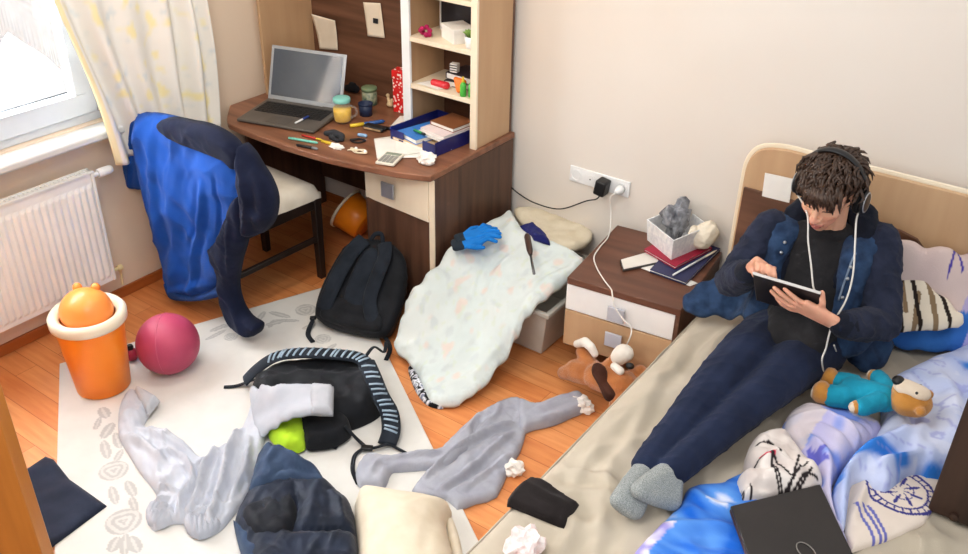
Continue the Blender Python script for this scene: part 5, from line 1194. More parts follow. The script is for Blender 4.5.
# socks
def sock(AN, toe, k):
    a = Blob(); heel = k; d = (AN-(KNR if k.x < -.7 else KNL)).normalized()
    a.hull((AN-d*.055, .042), (AN, .038)); a.hull((AN, .037), (heel, .031), (AN.lerp(toe,.5), .033)); a.hull((heel, .031), (AN.lerp(toe,.5), .033), (heel.lerp(toe,.6), .032)); a.hull((heel.lerp(toe,.55), .031), (AN.lerp(toe,.55), .034), (toe, .027))
    return a.build('sock', m_sock, person, voxel=.005, sm=4, label='speckled grey knitted sock')
sock(ANR, TOR, V((-0.711,1.736,0.486))); sock(ANL, TOL, V((-0.644,1.823,0.49)))
# hair
m_hair = mat('dark brown hair', '#4b3527', '#2a1b13', rough=.45, scale=90, spec=.5)
Hc = Blob(); Hc.hull((H(0,-.018,.040), (.084,.098,.088), HR)); Hc.hull((H(0,-.05,.0), (.078,.062,.075), HR), (H(0,-.07,-.03), (.055,.035,.04), HR))
hair = Hc.build('hair', m_hair, person, voxel=.006, sm=3, warp=wrinkle(.007, 40, 2), label='tousled dark brown hair')
rh = random.Random(11); hb_ = MB()
cr = V((.0, -.02, .045))
for i in range(620):
    az = rh.uniform(0, 2*math.pi); el = math.asin(rh.uniform(-.12, 1))
    q = V((math.cos(el)*math.sin(az)*.080, math.cos(el)*math.cos(az)*.094, math.sin(el)*.086))
    if math.cos(az) > .15 and el < .50: continue
    if abs(math.sin(az)) > .75 and el < .12 and math.cos(az) > -.2: continue
    n_ = q.normalized(); flow = V((n_.x*.8, .55+.3*rh.random() if q.y > -.03 else -.45, -.35)); flow = (flow-n_*flow.dot(n_)*.9).normalized()
    flow = (flow+V((rh.uniform(-.45,.45), rh.uniform(-.35,.35), rh.uniform(-.15,.25)))).normalized()
    L0 = rh.uniform(.038, .075); wv = n_.cross(flow)*rh.uniform(-.012, .012)
    p0 = cr+q*.97
    P = [p0, p0+flow*L0*.35+n_*.010+wv, p0+flow*L0*.7+n_*.008-wv, p0+flow*L0+n_*rh.uniform(-.016,.0)+wv]
    hb_.tube([H(*p) for p in P], [.0058,.0064,.0046,.0008], n=5)
# fringe falling over the brow
for i in range(70):
    x = rh.uniform(-.066, .066); p0 = V((x*.9, .072-.12*abs(x)+rh.uniform(-.02,0), .085+rh.uniform(-.012,.012)))
    dx = rh.uniform(-.010,.040)*(1 if x < .03 else -.2)+.012*math.sin(i*1.7); y1 = math.sqrt(max(.002, .100**2-(x*1.05)**2))
    zt = .027+.016*math.sin(x*70+1)+rh.uniform(-.014, .020)
    P = [p0, V((x+dx*.4, y1*.98, .070)), V((x+dx*.8, y1+.006, (.070+zt)/2)), V((x+dx, y1+rh.uniform(-.002,.006), zt))]
    hb_.tube([H(*p) for p in P], [.0062,.0068,.0052,.0014], n=5)
hb_.build('hair_locks', m_hair, hair, smooth=True)

# headphones, top-level: worn
hp = thing('headphones', 'black over-ear headphones with white cable on the reading person', 'headphones', HC)
b = MB(); arc = []
for i in range(25):
    a = math.pi*(i/24); arc.append(H(.106*math.cos(a), -.030, .008+.142*math.sin(a)))
b.tube(arc, .011, n=10, flat=(1.25,.5), up=[(p-HC).normalized() for p in arc]); b.build('headband', mat('black headphone plastic', '#17171a', '#101013', rough=.35), hp, smooth=True)
m_sil = mat('silver ring', '#b3b7bd', '#a0a4ab', rough=.3, metal=.6); m_pl = fabric('black ear pad', '#151517', '#0e0e10', rough=.6)
for sx in (-1, 1):
    AX = axes(HR @ V((sx, 0, 0)), hu)
    b = MB(); b.lathe([(.0,-.014),(.030,-.014),(.038,-.006),(.038,.006),(.030,.010),(0,.010)], c=H(sx*.093,-.008,-.004), M=AX, n=28, sx=1.15); b.build('ear_pad', m_pl, hp, smooth=True)
    b = MB(); b.lathe([(.034,.008),(.033,.020),(.026,.024),(0,.024)], c=H(sx*.093,-.008,-.004), M=AX, n=28, sx=1.15); cup = b.build('ear_cup', MATS['black headphone plastic'], hp, smooth=True)
    b = MB(); b.lathe([(.026,.0235),(.029,.0245),(.031,.0225),(.0305,.021)], c=H(sx*.093,-.008,-.004), M=AX, n=28, sx=1.15); b.build('silver_ring', m_sil, cup, smooth=True)
m_cab = mat('pale cable', '#d9d6d0', '#cbc8c1', rough=.5)
b = MB(); b.tube(catmull([H(.10,.012,-.035), (-0.523,2.7,1.029), (-0.502,2.66,0.973), (-0.479,2.62,0.894), (-0.469,2.56,0.838), (-0.486,2.54,0.751), (-0.485,2.53,0.671), (-0.482,2.5,0.644), (-0.476,2.555,0.56)], 8), .0028, n=8); b.build('cable', m_cab, hp, smooth=True)
b = MB(); b.tube(catmull([H(-.10,.012,-.035), (-0.671,2.7,1.01), (-0.641,2.66,0.944), (-0.606,2.62,0.885), (-0.573,2.56,0.853), T(.085,.004,-.006)], 8), .0028, n=8); b.build('cable', m_cab, hp, smooth=True)
b = MB(); b.tube(catmull([(-0.476,2.555,0.56), (-0.475,2.671,0.5), (-0.481,2.751,0.5), (-0.464,2.53,0.691)], 8), .0024, n=8); b.build('cable', m_cab, hp, smooth=True)
# tablet
tb = thing('tablet', 'black tablet with light edge held upright in both hands', 'tablet', TC)
TMx_ = Matrix.Translation(TC) @ Matrix((tx, td, -tn)).transposed().to_4x4()
MB().box((-.105,0,-.004),(.105,.155,.004), TMx_).build('tablet_back', mat('black tablet back', '#1d1b1f', '#171519', rough=.4), tb, bevel=.003)
b = MB(); b.box((-.106,-.0015,-.005),(.106,.0015,.005), TMx_); b.build('top_edge', mat('pale tablet edge', '#c9c6c3', '#bbb8b5', rough=.4), tb, bevel=.001)
MB().box((-.097,.008,.0035),(.097,.147,.0048), TMx_).build('screen', mat('tablet screen', '#cfd8e0', '#c2ccd6', rough=.1), tb)

# ================================================================ pillows and bedding
def strokes(lines, w):
    L2 = [[(q.x, q.y) for q in catmull([(p[0], p[1], 0) for p in l], 5)] if len(l) > 2 else [(p[0], p[1]) for p in l] for l in lines]
    def f(x, y):
        for l in L2:
            for i in range(len(l)-1):
                ax, ay = l[i]; bx, by = l[i+1]; dx, dy = bx-ax, by-ay; t = max(0, min(1, ((x-ax)*dx+(y-ay)*dy)/(dx*dx+dy*dy+1e-12)))
                if (x-ax-dx*t)**2+(y-ay-dy*t)**2 < w*w: return True
        return False
    return f
pw = [V(p) for p in [(-0.577,3.141,0.775),(-0.502,3.143,0.775),(-0.429,3.156,0.77),(-0.322,3.187,0.765),(-0.218,3.235,0.76),(-0.102,3.251,0.73),(-0.06,3.229,0.62),(-0.056,3.149,0.52),(-0.142,3.072,0.48),(-0.246,3.032,0.475),(-0.319,2.991,0.475),(-0.402,2.98,0.48),(-0.486,2.98,0.58)]]
pst = strokes([[(-0.275,3.131,0.68),(-0.287,3.215,0.68),(-0.291,3.264,0.68)], [(-0.295,3.252,0.68),(-0.277,3.275,0.68),(-0.263,3.225,0.68),(-0.275,3.19,0.68)], [(-0.275,3.19,0.68),(-0.259,3.177,0.68),(-0.239,3.159,0.68)], [(-0.253,3.224,0.68),(-0.232,3.206,0.68),(-0.23,3.259,0.68),(-0.248,3.315,0.68)], [(-0.261,3.308,0.72),(-0.247,3.355,0.72),(-0.224,3.409,0.72)], [(-0.246,3.41,0.7),(-0.226,3.343,0.7),(-0.202,3.29,0.7)]], .0038)
cm, cv, cbl = lin('#cdb6b3'), lin('#a9a3d8'), lin('#2f62b4')
edge_b = [(p[0], p[1]) for p in [(-0.444,2.819,0.6),(-0.354,2.948,0.6),(-0.24,2.938,0.6),(-0.201,3.096,0.6),(-0.156,3.31,0.6)]]
def pil_col(x, y, d):
    if pst(x, y): return lin('#4b3f9c')
    k = idw_p(x, y)
    g = nz((x, y, 0), 8, 2)
    if k < .545+.03*g: return mixc(cbl, lin('#3f7fd0'), .5+g) if x < -.16 else mixc(cv, lin('#8fa3e6'), .5+g)
    if k < .60+.03*g and x > -.2: return mixc(cv, cm, .2+g*.5)
    return mixc(cm, lin('#d8c4bd'), .5+g*1.2)
idw_p = idw(pw)
pl_ = pad('pillow', pw, cfab('printed pillowcase'), base=idw_p, h=.055, w=.10, edge=.012, step=.0045, color=pil_col, namp=.006, nscale=10, back=lambda a, b, d: .03*min(1, d/.05))
tag(pl_, 'mauve and blue printed pillow propped against the headboard on the right', 'pillow')
# long cream pillow behind the person's back
bp_ = [V(p) for p in ((-.93,3.06,.50),(-.92,3.16,.70),(-.80,3.19,.78),(-.60,3.19,.80),(-.45,3.18,.74),(-.43,3.05,.52),(-.6,3.02,.48),(-.8,3.02,.48))]
bk2 = pad('pillow', bp_, fabric('taupe pillowcase', '#b7a48f', '#a7947f'), base=idw(bp_), h=.05, w=.08, edge=.012, step=.012, back=lambda a, b, d: .02); tag(bk2, 'taupe pillow squeezed behind the back of the reading person', 'pillow')
# leaf cushion
lc = [V(p) for p in [(-0.481,3.182,0.7),(-0.447,3.172,0.7),(-0.412,3.167,0.69),(-0.344,3.134,0.665),(-0.264,3.109,0.63),(-0.187,3.091,0.6),(-0.189,3.057,0.585),(-0.249,3.007,0.575),(-0.305,2.973,0.57),(-0.363,2.923,0.565),(-0.43,3.006,0.63)]]
lst_ = strokes([[(-0.451,3.267,0.63),(-0.37,3.178,0.63),(-0.285,3.101,0.63),(-0.192,3.015,0.63)], [(-0.427,3.155,0.62),(-0.365,3.076,0.62),(-0.307,3,0.62),(-0.26,2.937,0.62)], [(-0.399,3.009,0.62),(-0.349,2.945,0.62),(-0.305,2.888,0.62)], [(-0.432,3.285,0.62),(-0.415,3.164,0.62),(-0.399,3.05,0.62)]], .007)
lst2 = strokes([[(-0.372,3.117,0.63),(-0.316,3.094,0.63),(-0.223,2.969,0.63)], [(-0.411,3.082,0.62),(-0.353,2.988,0.62)], [(-0.337,3.056,0.62),(-0.292,2.912,0.62)]], .009)
def lc_col(x, y, d):
    if lst_(x, y): return lin('#2a211d')
    if lst2(x, y): return lin('#8a7358')
    return lin('#e6dac6')
o = pad('leaf_cushion', lc, cfab('leaf print cotton'), base=idw(lc), h=.035, w=.04, edge=.008, step=.0035, color=lc_col, smooth=True, n_sm=2, back=lambda a, b, d: .02*min(1, d/.04)); tag(o, 'small cream cushion with dark leaf print beside the seated person', 'cushion')
# ---------------------------------------------------------------- duvet
DB, DL, DV, DW = lin('#2f7ad6'), lin('#9fb4e8'), lin('#b9b6e4'), lin('#d8def4')
def duvet_col(x, y, d):
    g = nz((x, y, 0), 5, 11)+.5*nz((x, y, 0), 11, 4); h_ = nz((x, y, 0), 16, 6); l_ = abs(nz((x, y, 0), 13, 21))
    c = mixc(DL, DW, .5+g*1.3)
    if g < -.22: c = mixc(c, DB, min(1, (-.22-g)*9))
    if l_ < .035: c = mixc(c, lin('#8d93d6'), .55)
    elif h_ > .30: c = mixc(c, DW, .6)
    return c
m_duv = cfab('blue and white printed duvet')
BZ1 = BZ+.001
# right lobe
dr1 = [(-0.314,2.739,0.5),(-0.284,2.83,0.5),(-0.25,2.912,0.5),(-0.197,3.018,0.5),(-0.128,3.137,0.5),(0.04,3.375,0.5),(0.168,3.105,0.5),(0.186,2.747,0.5),(0.042,2.476,0.5),(-0.081,2.368,0.5),(-0.116,2.357,0.5),(-0.144,2.326,0.5),(-0.16,2.272,0.5),(-0.178,2.224,0.5),(-0.207,2.222,0.5),(-0.227,2.223,0.5),(-0.252,2.224,0.5),(-0.263,2.195,0.5),(-0.246,2.11,0.5),(-0.229,2.03,0.5),(-0.233,2,0.5),(-0.271,2.068,0.5),(-0.3,2.142,0.5),(-0.304,2.226,0.5),(-0.293,2.303,0.5),(-0.274,2.399,0.5),(-0.27,2.489,0.5),(-0.283,2.581,0.5),(-0.306,2.665,0.5)]
dv = pad('duvet', dr1, m_duv, base=BZ1, h=.085, w=.09, edge=.02, step=.008, color=duvet_col, namp=.016, nscale=9, n_sm=3,
   folds=[([(-0.257,2.102,0.5),(-0.278,2.235,0.5),(-0.238,2.372,0.5),(-0.154,2.49,0.5)],.022,.03),([(-0.279,2.634,0.5),(-0.202,2.57,0.5),(-0.178,2.416,0.5)],.02,-.03),([(-0.203,2.823,0.5),(-0.114,2.697,0.5),(-0.076,2.494,0.5)],.025,.02),([(-0.269,2.773,0.5),(-0.177,2.712,0.5),(-0.1,2.77,0.5)],.02,-.015),([(-0.236,2.246,0.5),(-0.19,2.301,0.5),(-0.141,2.38,0.5)],.012,.02)])
tag(dv, 'blue and white printed duvet pushed aside along the right half of the bed', 'duvet')
# left lobe, pale violet
st5 = V((-0.383,2.205,0.555))
def star(x, y, c, R, k=5, a0=.3):
    dx, dy = x-c.x, y-c.y; r = math.hypot(dx, dy); a = math.atan2(dy, dx)+a0
    return r < R*(.42+.58*abs(math.cos(a*k/2))**3)
def lobe_col(x, y, d):
    g = nz((x, y, 0), 6, 31); h_ = nz((x, y, 0), 14, 8)
    c = mixc(DV, lin('#d6cfe6'), .5+g*1.4)
    if h_ > .12 and y > st5.y-.08: c = mixc(c, lin('#7c98e4'), min(1, (h_-.12)*5))
    if star(x, y, st5, .045): c = lin('#6a6bc8')
    if g < -.28: c = mixc(c, lin('#e3d5c8'), .7)
    return c
l1 = [(-0.515,2.327,0.5),(-0.518,2.397,0.5),(-0.496,2.451,0.5),(-0.456,2.475,0.5),(-0.404,2.489,0.5),(-0.351,2.506,0.5),(-0.287,2.506,0.5),(-0.256,2.482,0.5),(-0.27,2.403,0.5),(-0.292,2.32,0.5),(-0.306,2.234,0.5),(-0.304,2.154,0.5),(-0.271,2.068,0.5),(-0.224,1.997,0.5),(-0.192,1.944,0.5),(-0.237,1.979,0.5),(-0.293,2.051,0.5),(-0.336,2.115,0.5),(-0.395,2.188,0.5),(-0.451,2.254,0.5),(-0.494,2.279,0.5)]
pad('duvet_fold', l1, m_duv, dv, base=BZ1, h=.075, w=.06, edge=.012, step=.007, color=lobe_col, namp=.010, nscale=12, n_sm=3,
   folds=[([(-0.491,2.322,0.5),(-0.417,2.377,0.5),(-0.323,2.363,0.5),(-0.283,2.348,0.5)],.012,.024),([(-0.495,2.421,0.5),(-0.376,2.438,0.5),(-0.281,2.423,0.5)],.010,-.02),([(-0.431,2.281,0.5),(-0.347,2.209,0.5),(-0.26,2.052,0.5)],.014,.022),([(-0.471,2.308,0.5),(-0.392,2.228,0.5),(-0.294,2.074,0.5)],.010,-.02)])
# turned-back underside with the round emblem
EC = V((-0.146,2.261,0.475)); 
ex = (V((-0.071,2.318,0.475))-EC).length
def under_col(x, y, d):
    dx, dy = (x-EC.x)/ex, (y-EC.y)/ex; r = math.hypot(dx, dy); a = math.atan2(dy, dx)
    base = lin('#e6d8cb'); ink = lin('#3c3a86')
    if .93 < r < 1.02 or .74 < r < .80: return ink
    if .80 < r < .93: return ink if (math.sin(a*24) > .75) else base
    if r < .72:
        k = abs(math.cos(a*4)); 
        if r < .66*(.35+.65*k**4) and r > .3*(.35+.65*k**4): return ink if math.sin(a*8+.5) > -.2 else base
        if .36 < r < .40: return ink
    for s0 in (0, .022, .038):
        p0 = SP0+SD*s0; q = V((x, y, 0))-p0
        if abs(q.dot(SD)) < .0045 and -.01 < q.dot(SL) < .3: return lin('#6d6fb8')
    return base
SP0 = V((-0.226,2.119,0.475)); SP0.z = 0; SE = V((-0.147,2.028,0.475)); SE.z = 0; SL = (SE-SP0).normalized(); SD = V((SL.y*-1, SL.x, 0)); SD = SD if SD.x > 0 else -SD
u1 = [(-0.286,2.262,0.475),(-0.25,2.333,0.475),(-0.175,2.427,0.475),(-0.089,2.508,0.475),(-0.052,2.439,0.475),(-0.051,2.289,0.475),(-0.059,2.188,0.475),(-0.095,2.115,0.475),(-0.141,2.045,0.475),(-0.19,1.97,0.475),(-0.223,2.02,0.475),(-0.261,2.107,0.475)]
pad('duvet_underside', u1, m_duv, dv, base=BZ1, h=.018, w=.04, edge=.010, step=.0034, color=under_col, smooth=False, namp=.003, folds=[([(-0.221,2.066,0.475),(-0.228,2.18,0.475),(-0.235,2.26,0.475)],.012,.014)], label='cream turned back underside with round violet emblem')
# bright blue end piece at the foot
def blue_col(x, y, d):
    g = nz((x, y, 0), 9, 41)+.5*nz((x*1., y*2.5, 0), 15, 3)
    c = mixc(lin('#1f66cf'), lin('#5f9be8'), .5+g*1.5)
    if g > .36: c = mixc(c, lin('#d9e0f7'), min(1, (g-.36)*6))
    if d < .035+.02*g and y < 1.75: c = mixc(lin('#e9e3ee'), lin('#9d94d6'), .5+2*nz((x, y, 0), 30, 2))
    return c
b1 = [(-0.634,1.916,0.47),(-0.609,1.955,0.47),(-0.574,1.986,0.47),(-0.543,2.055,0.47),(-0.517,2.096,0.47),(-0.476,2.085,0.47),(-0.439,2.003,0.47),(-0.375,1.867,0.47),(-0.304,1.715,0.47),(-0.442,1.574,0.47),(-0.597,1.555,0.47),(-0.641,1.6,0.47),(-0.643,1.666,0.47),(-0.637,1.724,0.47),(-0.629,1.804,0.47),(-0.627,1.862,0.47)]
pad('duvet_corner', b1, m_duv, dv, base=BZ1, h=.030, w=.05, edge=.010, step=.008, color=blue_col, namp=.010, nscale=14, folds=[([(-0.617,1.894,0.47),(-0.537,1.882,0.47),(-0.464,1.914,0.47)],.015,.014),([(-0.615,1.732,0.47),(-0.539,1.788,0.47),(-0.446,1.836,0.47)],.014,.014),([(-0.538,1.724,0.47),(-0.471,1.761,0.47),(-0.398,1.786,0.47)],.014,-.012)])
# cream throw with black line print
tst = strokes([[(-0.503,2.024,0.56),(-0.492,2.084,0.56),(-0.441,2.071,0.56),(-0.402,2.06,0.56)], [(-0.454,2.061,0.56),(-0.404,2.019,0.56),(-0.393,2.066,0.56),(-0.381,2.127,0.56)], [(-0.478,2.094,0.56),(-0.438,2.033,0.56),(-0.394,2.007,0.56),(-0.352,2.029,0.56)], [(-0.41,2.146,0.56),(-0.399,2.082,0.56),(-0.387,2.003,0.56)], [(-0.363,2.109,0.56),(-0.374,2.042,0.56),(-0.406,2.008,0.56)], [(-0.514,1.969,0.55),(-0.489,1.949,0.55),(-0.486,1.913,0.55)], [(-0.482,1.974,0.55),(-0.458,1.943,0.55),(-0.434,1.952,0.55)], [(-0.525,2.123,0.56),(-0.496,2.156,0.56),(-0.457,2.131,0.56)], [(-0.34,2.107,0.56),(-0.371,2.083,0.56),(-0.384,2.024,0.56)]], .0032)
tr_ = strokes([[(-0.495,2.078,0.57),(-0.483,2.103,0.57),(-0.464,2.097,0.57)], [(-0.485,2.075,0.57),(-0.465,2.085,0.57)]], .0045)
def throw_col(x, y, d):
    if tst(x, y): return lin('#2b2426')
    if tr_(x, y): return lin('#d0304f')
    return mixc(lin('#eae2dc'), lin('#cfc3bd'), .5+nz((x, y, 0), 25, 5))
t1 = [(-0.529,2.003,0.52),(-0.516,2.028,0.52),(-0.498,2.042,0.52),(-0.527,2.071,0.52),(-0.545,2.1,0.52),(-0.555,2.17,0.52),(-0.535,2.23,0.52),(-0.477,2.256,0.52),(-0.431,2.219,0.52),(-0.392,2.184,0.52),(-0.343,2.159,0.52),(-0.325,2.122,0.52),(-0.342,2.07,0.52),(-0.377,2.043,0.52),(-0.429,1.985,0.52),(-0.481,1.941,0.52),(-0.5,1.961,0.52)]
o = pad('printed_throw', t1, cfab('line print cotton'), base=BZ1+.008, h=.085, w=.05, edge=.012, step=.004, color=throw_col, namp=.012, nscale=20, n_sm=3, folds=[([(-0.502,2.024,0.55),(-0.461,2.091,0.55),(-0.387,2.085,0.55)],.012,.02),([(-0.523,2.139,0.55),(-0.469,2.153,0.55),(-0.401,2.125,0.55)],.010,-.02),([(-0.486,1.97,0.55),(-0.439,1.996,0.55),(-0.365,2.023,0.55)],.010,-.02)])
tag(o, 'cream throw with black line print bunched beside the closed black laptop', 'throw')
# closed black laptop
q = [(-0.496,1.87,0.515),(-0.329,2.101,0.515),(-0.176,1.897,0.515),(-0.326,1.651,0.515)]
cl = thing('closed_laptop', 'closed black laptop lying on the blue duvet corner', 'laptop', V(q[0]))
m_blap = mat('black laptop lid', '#2a2625', '#242120', rough=.45)
def slab(pts, z0, z1): 
    b = MB(); P = [V((p[0], p[1], 0)) for p in pts]; b.hexa([p+V((0,0,z0)) for p in P], [p+V((0,0,z1)) for p in P]); return b
slab(q, .497, .508).build('laptop_base', mat('dark red brown edge', '#4a302b', '#3d2723', rough=.5), cl, bevel=.003)
lidp = [V(p) for p in q]; lid2 = slab(q, .510, .520).build('lid', m_blap, cl, bevel=.004)
ce = V((-0.277,1.834,0.522)); d1 = (V(q[1])-V(q[0])).normalized(); d2 = V((d1.y, -d1.x, 0))
b = MB(); b.tube([ce+d1*(.020*math.cos(i*math.pi/16))+d2*(.030*math.sin(i*math.pi/16)) for i in range(33)], .0016, n=6); b.build('oval_emblem', mat('grey emblem', '#8d8782', '#7f7a75', rough=.4), lid2, smooth=True)

# ---------------------------------------------------------------- teddy bear
m_tan = fabric('orange tan plush', '#c98a3d', '#b57830', bump=.8, bscale=400, sheen=.4)
m_sole = fabric('pale plush', '#ead9c4', '#dcc8b0', bump=.6, bscale=400, sheen=.3); m_teal = fabric('turquoise romper', '#1f93b0', '#187f9b', bump=.3)
b0, b1_ = V((-0.388,2.513,0.56)), V((-0.259,2.515,0.585)); hd = V((-0.219,2.516,0.6))
d = (b1_-b0).normalized(); up = V((0,0,1)); sd = d.cross(up).normalized(); up = sd.cross(d)
PX = .0031
def A(a, s_, h_=0.): return b0+d*a+sd*s_+up*h_
bear = Blob()
LB = (b1_-b0).length; 
bear.hull((A(.02,0,0),(.05,.05,.042)),(A(LB*.8,0,.0),(.042,.042,.038)))
bear.hull((hd,(.055,.052,.048)),(hd+d*.02,(.05,.048,.045)))
bear.hull((hd-d*.018+up*.035-sd*-.0,.030),(hd+up*.020,.04))
for s_ in (-1, 1):
    bear.chain([A(.0,s_*.035,0), A(-.035,s_*.040,-.005), A(-.060,s_*.042,.0)], [.034,.030,.034]); bear.hull((A(-.068,s_*.042,.004),(.030,.034,.040)))
    bear.chain([A(LB*.78,s_*.035,.01), A(LB*.55,s_*.085,.012), A(LB*.40,s_*.095,.012)], [.024,.022,.022])
    bear.hull((hd+d*.045+sd*s_*.05+up*.005,(.016,.018,.014)))
tb_ = bear.build('teddy_bear', m_tan, None, voxel=.004, sm=4); tag(tb_, 'orange brown plush bear in turquoise romper lying on the duvet', 'soft toy')
cl_ = Blob(); cl_.hull((A(.02,0,0),(.055,.055,.047)),(A(LB*.80,0,.0),(.047,.047,.043)))
for s_ in (-1, 1):
    cl_.chain([A(.0,s_*.035,0), A(-.035,s_*.040,-.003)], [.040,.036]); cl_.chain([A(LB*.78,s_*.035,.01), A(LB*.52,s_*.088,.012)], [.030,.028])
cl_.build('romper', m_teal, tb_, voxel=.004, sm=4, warp=wrinkle(.003, 40, 2), label='turquoise romper')
mz = Blob(); mz.hull((hd+up*.046-d*.012,(.034,.032,.024)),(hd+up*.036+d*.03,(.034,.032,.02))); mz.build('muzzle', m_sole, tb_, voxel=.004, sm=3, label='cream muzzle')
b = MB(); b.ell(hd+up*.064-d*.030, (.018,.020,.014), n=16, m=10); b.build('nose', m_black, tb_, smooth=True)
for s_ in (-1, 1):
    b = MB(); b.ell(hd+up*.046+d*.026+sd*s_*.022, .006, n=12, m=8); b.build('eye', m_black, tb_, smooth=True)
    k = Blob(); k.hull((A(-.088,s_*.042,.004),(.010,.024,.026))); k.build('sole', m_sole, tb_, voxel=.003, sm=2)
    k = Blob(); k.hull((A(LB*.36,s_*.098,.012),.019)); k.build('paw', m_sole, tb_, voxel=.003, sm=2)
cp = [A(LB*.5,-.02,.050), A(LB*.72,-.045,.045)]
# ================================================================ plush dog by the nightstand
m_dog = fabric('brown plush', '#b9743f', '#9a5c2e', bump=.8, bscale=350, sheen=.4); m_ddark = fabric('dark brown plush', '#4a2c22', '#3a2119', bump=.7, bscale=350); m_dwh = fabric('white plush', '#f1ece4', '#e2dacf', bump=.6, bscale=350)
dg = Blob(); D = lambda u, v, z_: V(at_(u, v, z_))
hd2 = V((-1.391,2.62,0.121)); bd0, bd1 = V((-1.293,2.61,0.147)), V((-1.174,2.6,0.16))
dg.hull((bd0,.058),(bd1,.06)); dg.hull((hd2,(.052,.05,.05)),(hd2.lerp(bd0,.4),.05)); dg.hull((V((-1.444,2.61,0.094)),.028),(V((-1.417,2.61,0.111)),.036))
dg.chain([bd0, V((-1.363,2.65,0.17)), V((-1.398,2.66,0.188))], [.04,.03,.026]); dg.chain([bd1, V((-1.181,2.66,0.159)), V((-1.147,2.67,0.197))], [.04,.032,.03]); dg.chain([bd1, V((-1.16,2.56,0.144)), V((-1.171,2.54,0.113))], [.04,.03,.028]); dg.chain([bd0, V((-1.261,2.64,0.192)), V((-1.239,2.66,0.219))], [.03,.03,.032])
dog = dg.build('plush_dog', m_dog, None, voxel=.0045, sm=4); tag(dog, 'brown and white plush dog on the floor in front of nightstand', 'soft toy')
k = Blob(); k.hull((V((-1.274,2.575,0.206)),(.032,.014,.032))); k.chain([V((-1.272,2.572,0.203)), V((-1.243,2.565,0.169)), V((-1.201,2.55,0.14))], [.030,.026,.032]); k.build('ear', m_ddark, dog, voxel=.004, sm=3, label='dark brown ear')
k = Blob(); k.chain([V((-1.423,2.66,0.216)), V((-1.383,2.65,0.248)), V((-1.35,2.64,0.244)), V((-1.33,2.64,0.219))], [.016,.020,.018,.015]); k.build('white_leg', m_dwh, dog, voxel=.004, sm=3, label='white foreleg')
k = Blob(); k.hull((V((-1.218,2.66,0.261)),(.040,.036,.036)),(V((-1.232,2.65,0.242)),.034)); k.build('muzzle', m_dwh, dog, voxel=.004, sm=3, label='white muzzle')
k = Blob(); k.hull((V((-1.218,2.585,0.243)),.015),(V((-1.186,2.575,0.24)),.017)); k.build('paw', m_dwh, dog, voxel=.004, sm=3, label='white paw')
k = Blob(); k.hull((V((-1.169,2.62,0.245)),(.018,.016,.013))); k.build('nose', m_black, dog, voxel=.004, sm=2)

# ================================================================ things on the nightstand
z0 = NZ+.002
bd = [(-1.324,2.891,0.456),(-1.17,2.923,0.456),(-1.108,3.198,0.456),(-1.162,3.283,0.456),(-1.347,3.249,0.456),(-1.354,3.008,0.456)]
def flatbook(name, pts, za, zb, mcov, label):
    P = [V((p[0], p[1], 0)) for p in pts]; t = thing(name, label, 'book', P[0]+V((0,0,za))); c = sum(P, V())/len(P)
    b = MB(); b.hexa([p+V((0,0,za)) for p in P], [p+V((0,0,za+.003)) for p in P]); b.hexa([p+V((0,0,zb-.003)) for p in P], [p+V((0,0,zb)) for p in P]); b.build('cover', mcov, t)
    b = MB(); b.hexa([c+(p-c)*.965+V((0,0,za+.003)) for p in P], [c+(p-c)*.965+V((0,0,zb-.003)) for p in P]); b.build('pages', m_paper, t)
flatbook('book', [(-1.286,2.961,0.46),(-1.128,2.957,0.46),(-1.133,3.296,0.46),(-1.309,3.304,0.46)], z0, z0+.014, m_cov('navy book', '#2b2f55'), 'navy covered book lowest under the white box on the nightstand')
flatbook('book', [(-1.373,3.076,0.475),(-1.207,3.02,0.475),(-1.154,3.257,0.475),(-1.325,3.313,0.475)], z0+.015, z0+.027, m_cov('crimson book', '#a3213c'), 'crimson book between the white box and the navy book')
b = MB(); e0, e1, e2 = [V((p[0], p[1], z0+.028)) for p in [(-1.398,3.15,0.482),(-1.243,3.057,0.482),(-1.187,3.248,0.482)]]; e3 = e0+e2-e1
up_ = V((0,0,.095)); cx_ = (e0+e2)/2
O4 = [e0, e1, e2, e3]; ex4 = [p+(p-cx_)*.10+up_ for p in O4]; in_t = [cx_+(p-cx_)*.95 for p in ex4]; in_t = [V((p.x, p.y, ex4[0].z)) for p in in_t]; in_b = [cx_+(p-cx_)*.93+V((0,0,.004)) for p in O4]
wb_ = thing('gift_carton', 'open white patterned carton on the books on the nightstand', 'box', cx_)
fs = [(3,2,1,0)]+[(i,(i+1)%4,(i+1)%4+4,i+4) for i in range(4)]+[(i+4,(i+1)%4+4,(i+1)%4+8,i+8) for i in range(4)]+[((i+1)%4+12,i+12,i+8,(i+1)%4+8) for i in range(4)]+[(12,13,14,15)]
m_cart = mat('white marbled card', '#f4f3f1', '#d9dadd', rough=.7, scale=60)
b.add(O4+ex4+in_t+in_b, fs); b.build('carton_body', m_cart, wb_)
crumple('grey_foil', cx_+V((-.015,.01,.03)), .066, mat('crumpled grey foil', '#9a9ca2', '#4c4e56', rough=.4, scale=30), 'crumpled grey foil sticking out of the open white carton', 'foil', seed=31, sx=.8, sz=1.3)
cb2 = Blob(); cc2 = V((-1.191,3.214,0.5)); cb2.hull((cc2+V((0,0,.035)),(.052,.045,.05)),(cc2+V((.02,.02,.06)),(.045,.04,.045))); cb2.hull((cc2+V((-.03,-.02,.05)),(.018,.03,.045)))
o = cb2.build('cloth_pouch', fabric('cream cloth pouch', '#ece2cf', '#ddd0b8'), voxel=.005, sm=4, warp=wrinkle(.010, 28, 3)); tag(o, 'cream cloth pouch leaning on the right side of the white carton', 'pouch')
